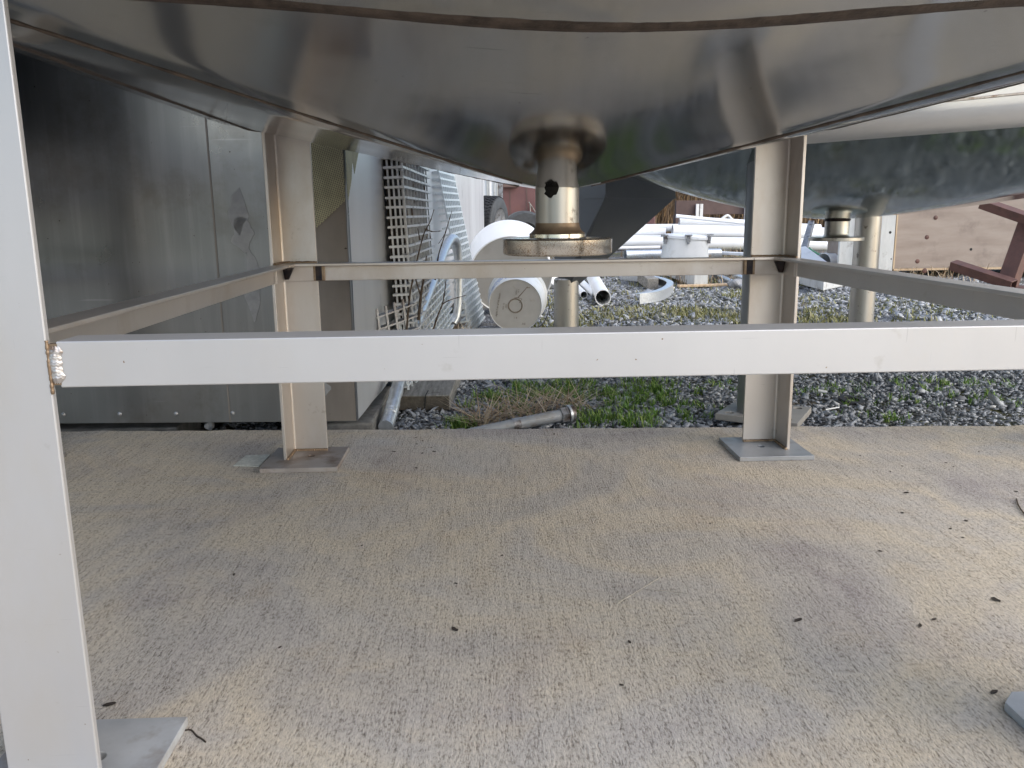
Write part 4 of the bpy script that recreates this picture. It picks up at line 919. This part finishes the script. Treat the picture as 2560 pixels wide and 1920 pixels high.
spots_ = [(275, 1763, .007), (1137, 1575, .007), (1996, 1552, .007), (2266, 1233, .006), (2489, 1501, .008), (2256, 1283, .004), (585, 1438, .004), (2415, 1303, .004), (2376, 1323, .004), (2406, 1345, .003), (2200, 1379, .004), (2365, 1158, .004), (2384, 1168, .003), (2255, 1166, .003), (2226, 1180, .003), (2447, 1130, .003), (2335, 1550, .004), (2300, 1565, .0045), (2485, 1732, .006), (1573, 1606, .004), (1553, 1714, .003), (1040, 1095, .004), (1057, 1103, .004), (1042, 1111, .004), (1079, 1120, .003), (1085, 1130, .006), (984, 1130, .005), (1056, 1134, .005), (1385, 1086, .005), (1041, 1171, .004), (1145, 1186, .003), (2104, 1150, .003), (1978, 1152, .003), (1950, 1145, .003), (905, 1365, .003), (1255, 1390, .003), (700, 1620, .003), (1775, 1310, .003), (2150, 1140, .003), (1290, 1118, .003), (2540, 1230, .004), (1140, 1460, .003)]
for i, (u, v, s) in enumerate(spots_): leaf(i, u, v, s, random.uniform(0, 3.1))
tag(MB().tube(smooth_path([onz(2541, 1247, .002), onz(2549, 1268, .002), onz(2566, 1290, .002)], 6), .0012, 6).build('grass_stalk', 'twig', smooth=60), 'bent dark stalk lying on the concrete at the right edge', 'stalk')
M['straw1'] = pmat('pale_straw', (.30, .27, .22), (.40, .36, .30), 30, rough=.8)
sw = thing('crossed_straws', 'two thin pale straws crossing on the concrete in the middle foreground', 'straw', tuple(onz(1620, 1470, 0)))
for q_ in ([(1542, 1509), (1600, 1474), (1655, 1440)], [(1608, 1472), (1660, 1477), (1718, 1483)]):
    MB().tube([onz(*k_, .0022) for k_ in q_], .00055, 6).build('straw', 'straw1', sw, smooth=60)
pts = [onz(*q_, .0015) for q_ in ((583, 1164), (615, 1138), (676, 1136), (655, 1158), (648, 1166))]
tag(MB().prism([(p.x, p.y, .0003) for p in pts], (0, 0, .0015)).build('mortar_patch', 'mortar', bevel=.0006), 'pale flat mortar patch on the concrete left of the left back base plate', 'patch')
cr_ = smooth_path([onz(462, 1826, .0008), onz(478, 1825, .0008), onz(492, 1840, .0008), onz(503, 1846, .0008), onz(514, 1855, .0008)], 3)
kind(MB().tube(cr_, .0009, 5).build('pad_crack', 'leaf', smooth=60), 'structure')

# ------------------------------------------------------------------ loose slate, grass, straw, moss, brush (uncountable)
def scatter_stones(n, xr, yr, s0, s1, keep=None, name='gravel_stones'):
    X = NR.uniform(*xr, n); Y_ = NR.uniform(*yr, n); ok = (Y_ > (1.2818-.0556*X)+.012)
    if keep is not None: ok &= keep(X, Y_)
    X, Y_ = X[ok], Y_[ok]; n = len(X)
    base = np.array([(a_, b_, c_) for c_ in (-1, 1) for b_ in (-1, 1) for a_ in (-1, 1)], float)
    sz = NR.uniform(s0, s1, (n, 1))*np.exp(NR.normal(0, .35, (n, 1))); P = base[None]*np.stack([sz[:, 0], sz[:, 0]*NR.uniform(.45, .9, n), sz[:, 0]*NR.uniform(.18, .45, n)], 1)[:, None]
    P *= NR.uniform(.55, 1.15, (n, 8, 1)); P[:, :, :2] += NR.normal(0, .2, (n, 8, 2))*sz[:, None]
    an, tl, tl2 = NR.uniform(0, 6.28, n), NR.normal(0, .35, n), NR.normal(0, .35, n)
    P[:, :, 2] += P[:, :, 0]*tl[:, None]+P[:, :, 1]*tl2[:, None]
    ca, sa = np.cos(an)[:, None], np.sin(an)[:, None]; x, y = P[:, :, 0]*ca-P[:, :, 1]*sa, P[:, :, 0]*sa+P[:, :, 1]*ca
    Q = np.stack([x+X[:, None], y+Y_[:, None], P[:, :, 2]+GZ-.006+NR.uniform(0, .010, (n, 1))], 2).reshape(-1, 3)
    fq = np.array([(0, 2, 3, 1), (4, 5, 7, 6), (0, 1, 5, 4), (2, 6, 7, 3), (0, 4, 6, 2), (1, 3, 7, 5)])
    Fq = (fq[None]+np.arange(n)[:, None, None]*8).reshape(-1, 4); return rawmesh(name, Q, Fq, 'stones')
def patchy(sc, th, ox=0, oy=0):
    def f(X, Y): return (np.sin(X*sc*1.7+ox)+np.sin(Y*sc*1.3+oy)+np.sin((X+Y)*sc*2.3+1)+np.sin((X-Y)*sc*3.1+2)*.7) > th
    return f
kind(scatter_stones(34000, (-.3, 3.2), (1.15, 2.7), .0032, .0068), 'stuff', 'loose slate gravel around the pad')
kind(scatter_stones(22000, (.5, 4.6), (2.7, 6.6), .006, .012, patchy(1.3, -1.2)), 'stuff', 'slate gravel farther out on the yard')
def scatter_blades(n, xy, h0, h1, wd, lean, mat, name, label, flat=False, zb=GZ-.005):
    X, Y_ = xy; n = len(X); h = NR.uniform(h0, h1, n); an = NR.uniform(0, 6.28, n); ln = NR.uniform(*lean, n)*h
    dx, dy = np.cos(an), np.sin(an); px, py = -dy, dx; V = np.zeros((n, 7, 3)); ww = wd*NR.uniform(.6, 1.3, n)
    for k, (t_, s_) in enumerate(((0, 1), (.4, .9), (.75, .6))):
        ox = ln*t_**1.8; hz = h*(t_ if not flat else t_*.25)*(1 if flat else np.sqrt(np.clip(1-(ln/h)**2*t_*.35, .05, 1)))
        for j, sg in enumerate((-1, 1)):
            V[:, k*2+j, 0] = X+dx*ox+px*ww*s_*sg/2; V[:, k*2+j, 1] = Y_+dy*ox+py*ww*s_*sg/2; V[:, k*2+j, 2] = zb+hz
    V[:, 6, 0] = X+dx*ln; V[:, 6, 1] = Y_+dy*ln; V[:, 6, 2] = zb+h*(.3 if flat else .82)
    b = np.arange(n)[:, None]*7
    Fq = np.concatenate([b+np.array([0, 1, 3]), b+np.array([0, 3, 2]), b+np.array([2, 3, 5]), b+np.array([2, 5, 4]), b+np.array([4, 5, 6])]); 
    return kind(rawmesh(name, V.reshape(-1, 3), Fq, mat, 3), 'stuff', label)
def clump(cs, n, sd):
    i = NR.integers(0, len(cs), n); c = np.array([(q_[0], q_[1]) for q_ in cs]); r = np.array([q_[2] if len(q_) > 2 else sd for q_ in cs])
    X, Y_ = c[i, 0]+NR.normal(0, 1, n)*r[i], c[i, 1]+NR.normal(0, 1, n)*r[i]; ok = Y_ > (1.2818-.0556*X)+.015; return X[ok], Y_[ok]
gp = lambda u, v: tuple(onz(u, v, GZ))[:2]
gc = [gp(u, v)+(s,) for u, v, s in ((1240, 1000, .045), (1290, 985, .06), (1350, 975, .08), (1420, 970, .09), (1500, 975, .10), (1570, 985, .09), (1290, 1030, .03), (1450, 1010, .07), (1540, 1020, .07), (1480, 1050, .04), (1560, 1050, .05), (1640, 965, .05), (1150, 1065, .018), (1400, 985, .06), (1620, 1000, .05))]
def tufts(cs, nt, per, sd):
    X, Y_ = clump(cs, nt, .05); k = NR.integers(0, len(X), nt*per); w_ = NR.exponential(1, len(X)).clip(.2, 2.2)[k]
    x, y = X[k]+NR.normal(0, sd, len(k))*w_, Y_[k]+NR.normal(0, sd, len(k))*w_; ok = y > (1.2818-.0556*x)+.012; return x[ok], y[ok]
scatter_blades(0, tufts(gc, 190, 30, .012), .010, .040, .0026, (.2, .9), 'grass', 'green_grass', 'fresh green grass growing in the gravel beyond the pad')
gc2 = [gp(u, v)+(s,) for u, v, s in ((2050, 985, .05), (2130, 965, .05), (2300, 960, .07), (2460, 965, .08), (2540, 1010, .05), (2200, 1050, .03), (1740, 1010, .04), (1720, 1040, .03), (2400, 990, .06), (1800, 975, .05), (2250, 1000, .06))]
scatter_blades(0, tufts(gc2, 110, 16, .008), .010, .032, .0026, (.3, 1.0), 'grass', 'sparse_grass', 'sparse short grass between the slate at the right')
sc_ = [gp(u, v)+(s,) for u, v, s in ((1230, 1055, .03), (1290, 1040, .035), (1350, 1030, .035), (1400, 1015, .03), (1200, 1068, .02), (1440, 1030, .03), (1320, 1060, .03))]
X, Y_ = clump(sc_, 420, .03)
scatter_blades(0, (X, Y_), .06, .20, .0030, (.9, 1.0), 'straw', 'dry_straw', 'dry brown straw matted along the pad edge', True, GZ+.006)
n_ = 26000; X = NR.uniform(.5, 3.2, n_); Y_ = NR.uniform(3.3, 6.8, n_); ok = patchy(1.6, .2, 1.0, .5)(X, Y_) | (NR.random(n_) < .10); ok &= ~((X > 2.3) & (Y_ < 5.3) & (NR.random(n_) < .75))
scatter_blades(0, (X[ok], Y_[ok]), .012, .045, .006, (.5, 1.0), 'moss', 'yellow_moss', 'yellow-green moss and short dry grass on the far gravel')
n_ = 9000; X = NR.uniform(.8, 7, n_); Y_ = NR.uniform(5.5, 12, n_); ok = patchy(1.1, .3, 2, 1)(X, Y_)
scatter_blades(0, (X[ok], Y_[ok]), .05, .16, .006, (.3, 1.0), 'straw', 'dry_grass', 'dry grass among the pipes')
X = NR.uniform(.25, .36, 500); Y_ = NR.uniform(2.1, 3.2, 500)
scatter_blades(0, (X, Y_), .03, .12, .003, (.4, 1.0), 'straw', 'dead_weeds', 'dead weeds at the foot of the gratings')
n_ = 60000; X = NR.uniform(-14, 30, n_); Y_ = NR.uniform(19, 24, n_)
scatter_blades(0, (X, Y_), .5, 2.4, .022, (.1, .7), 'brushb', 'dry_brush', 'dry brown brush along the far edge of the yard')

for o in list(bpy.data.objects):
    if '_o' in o: del o['_o']
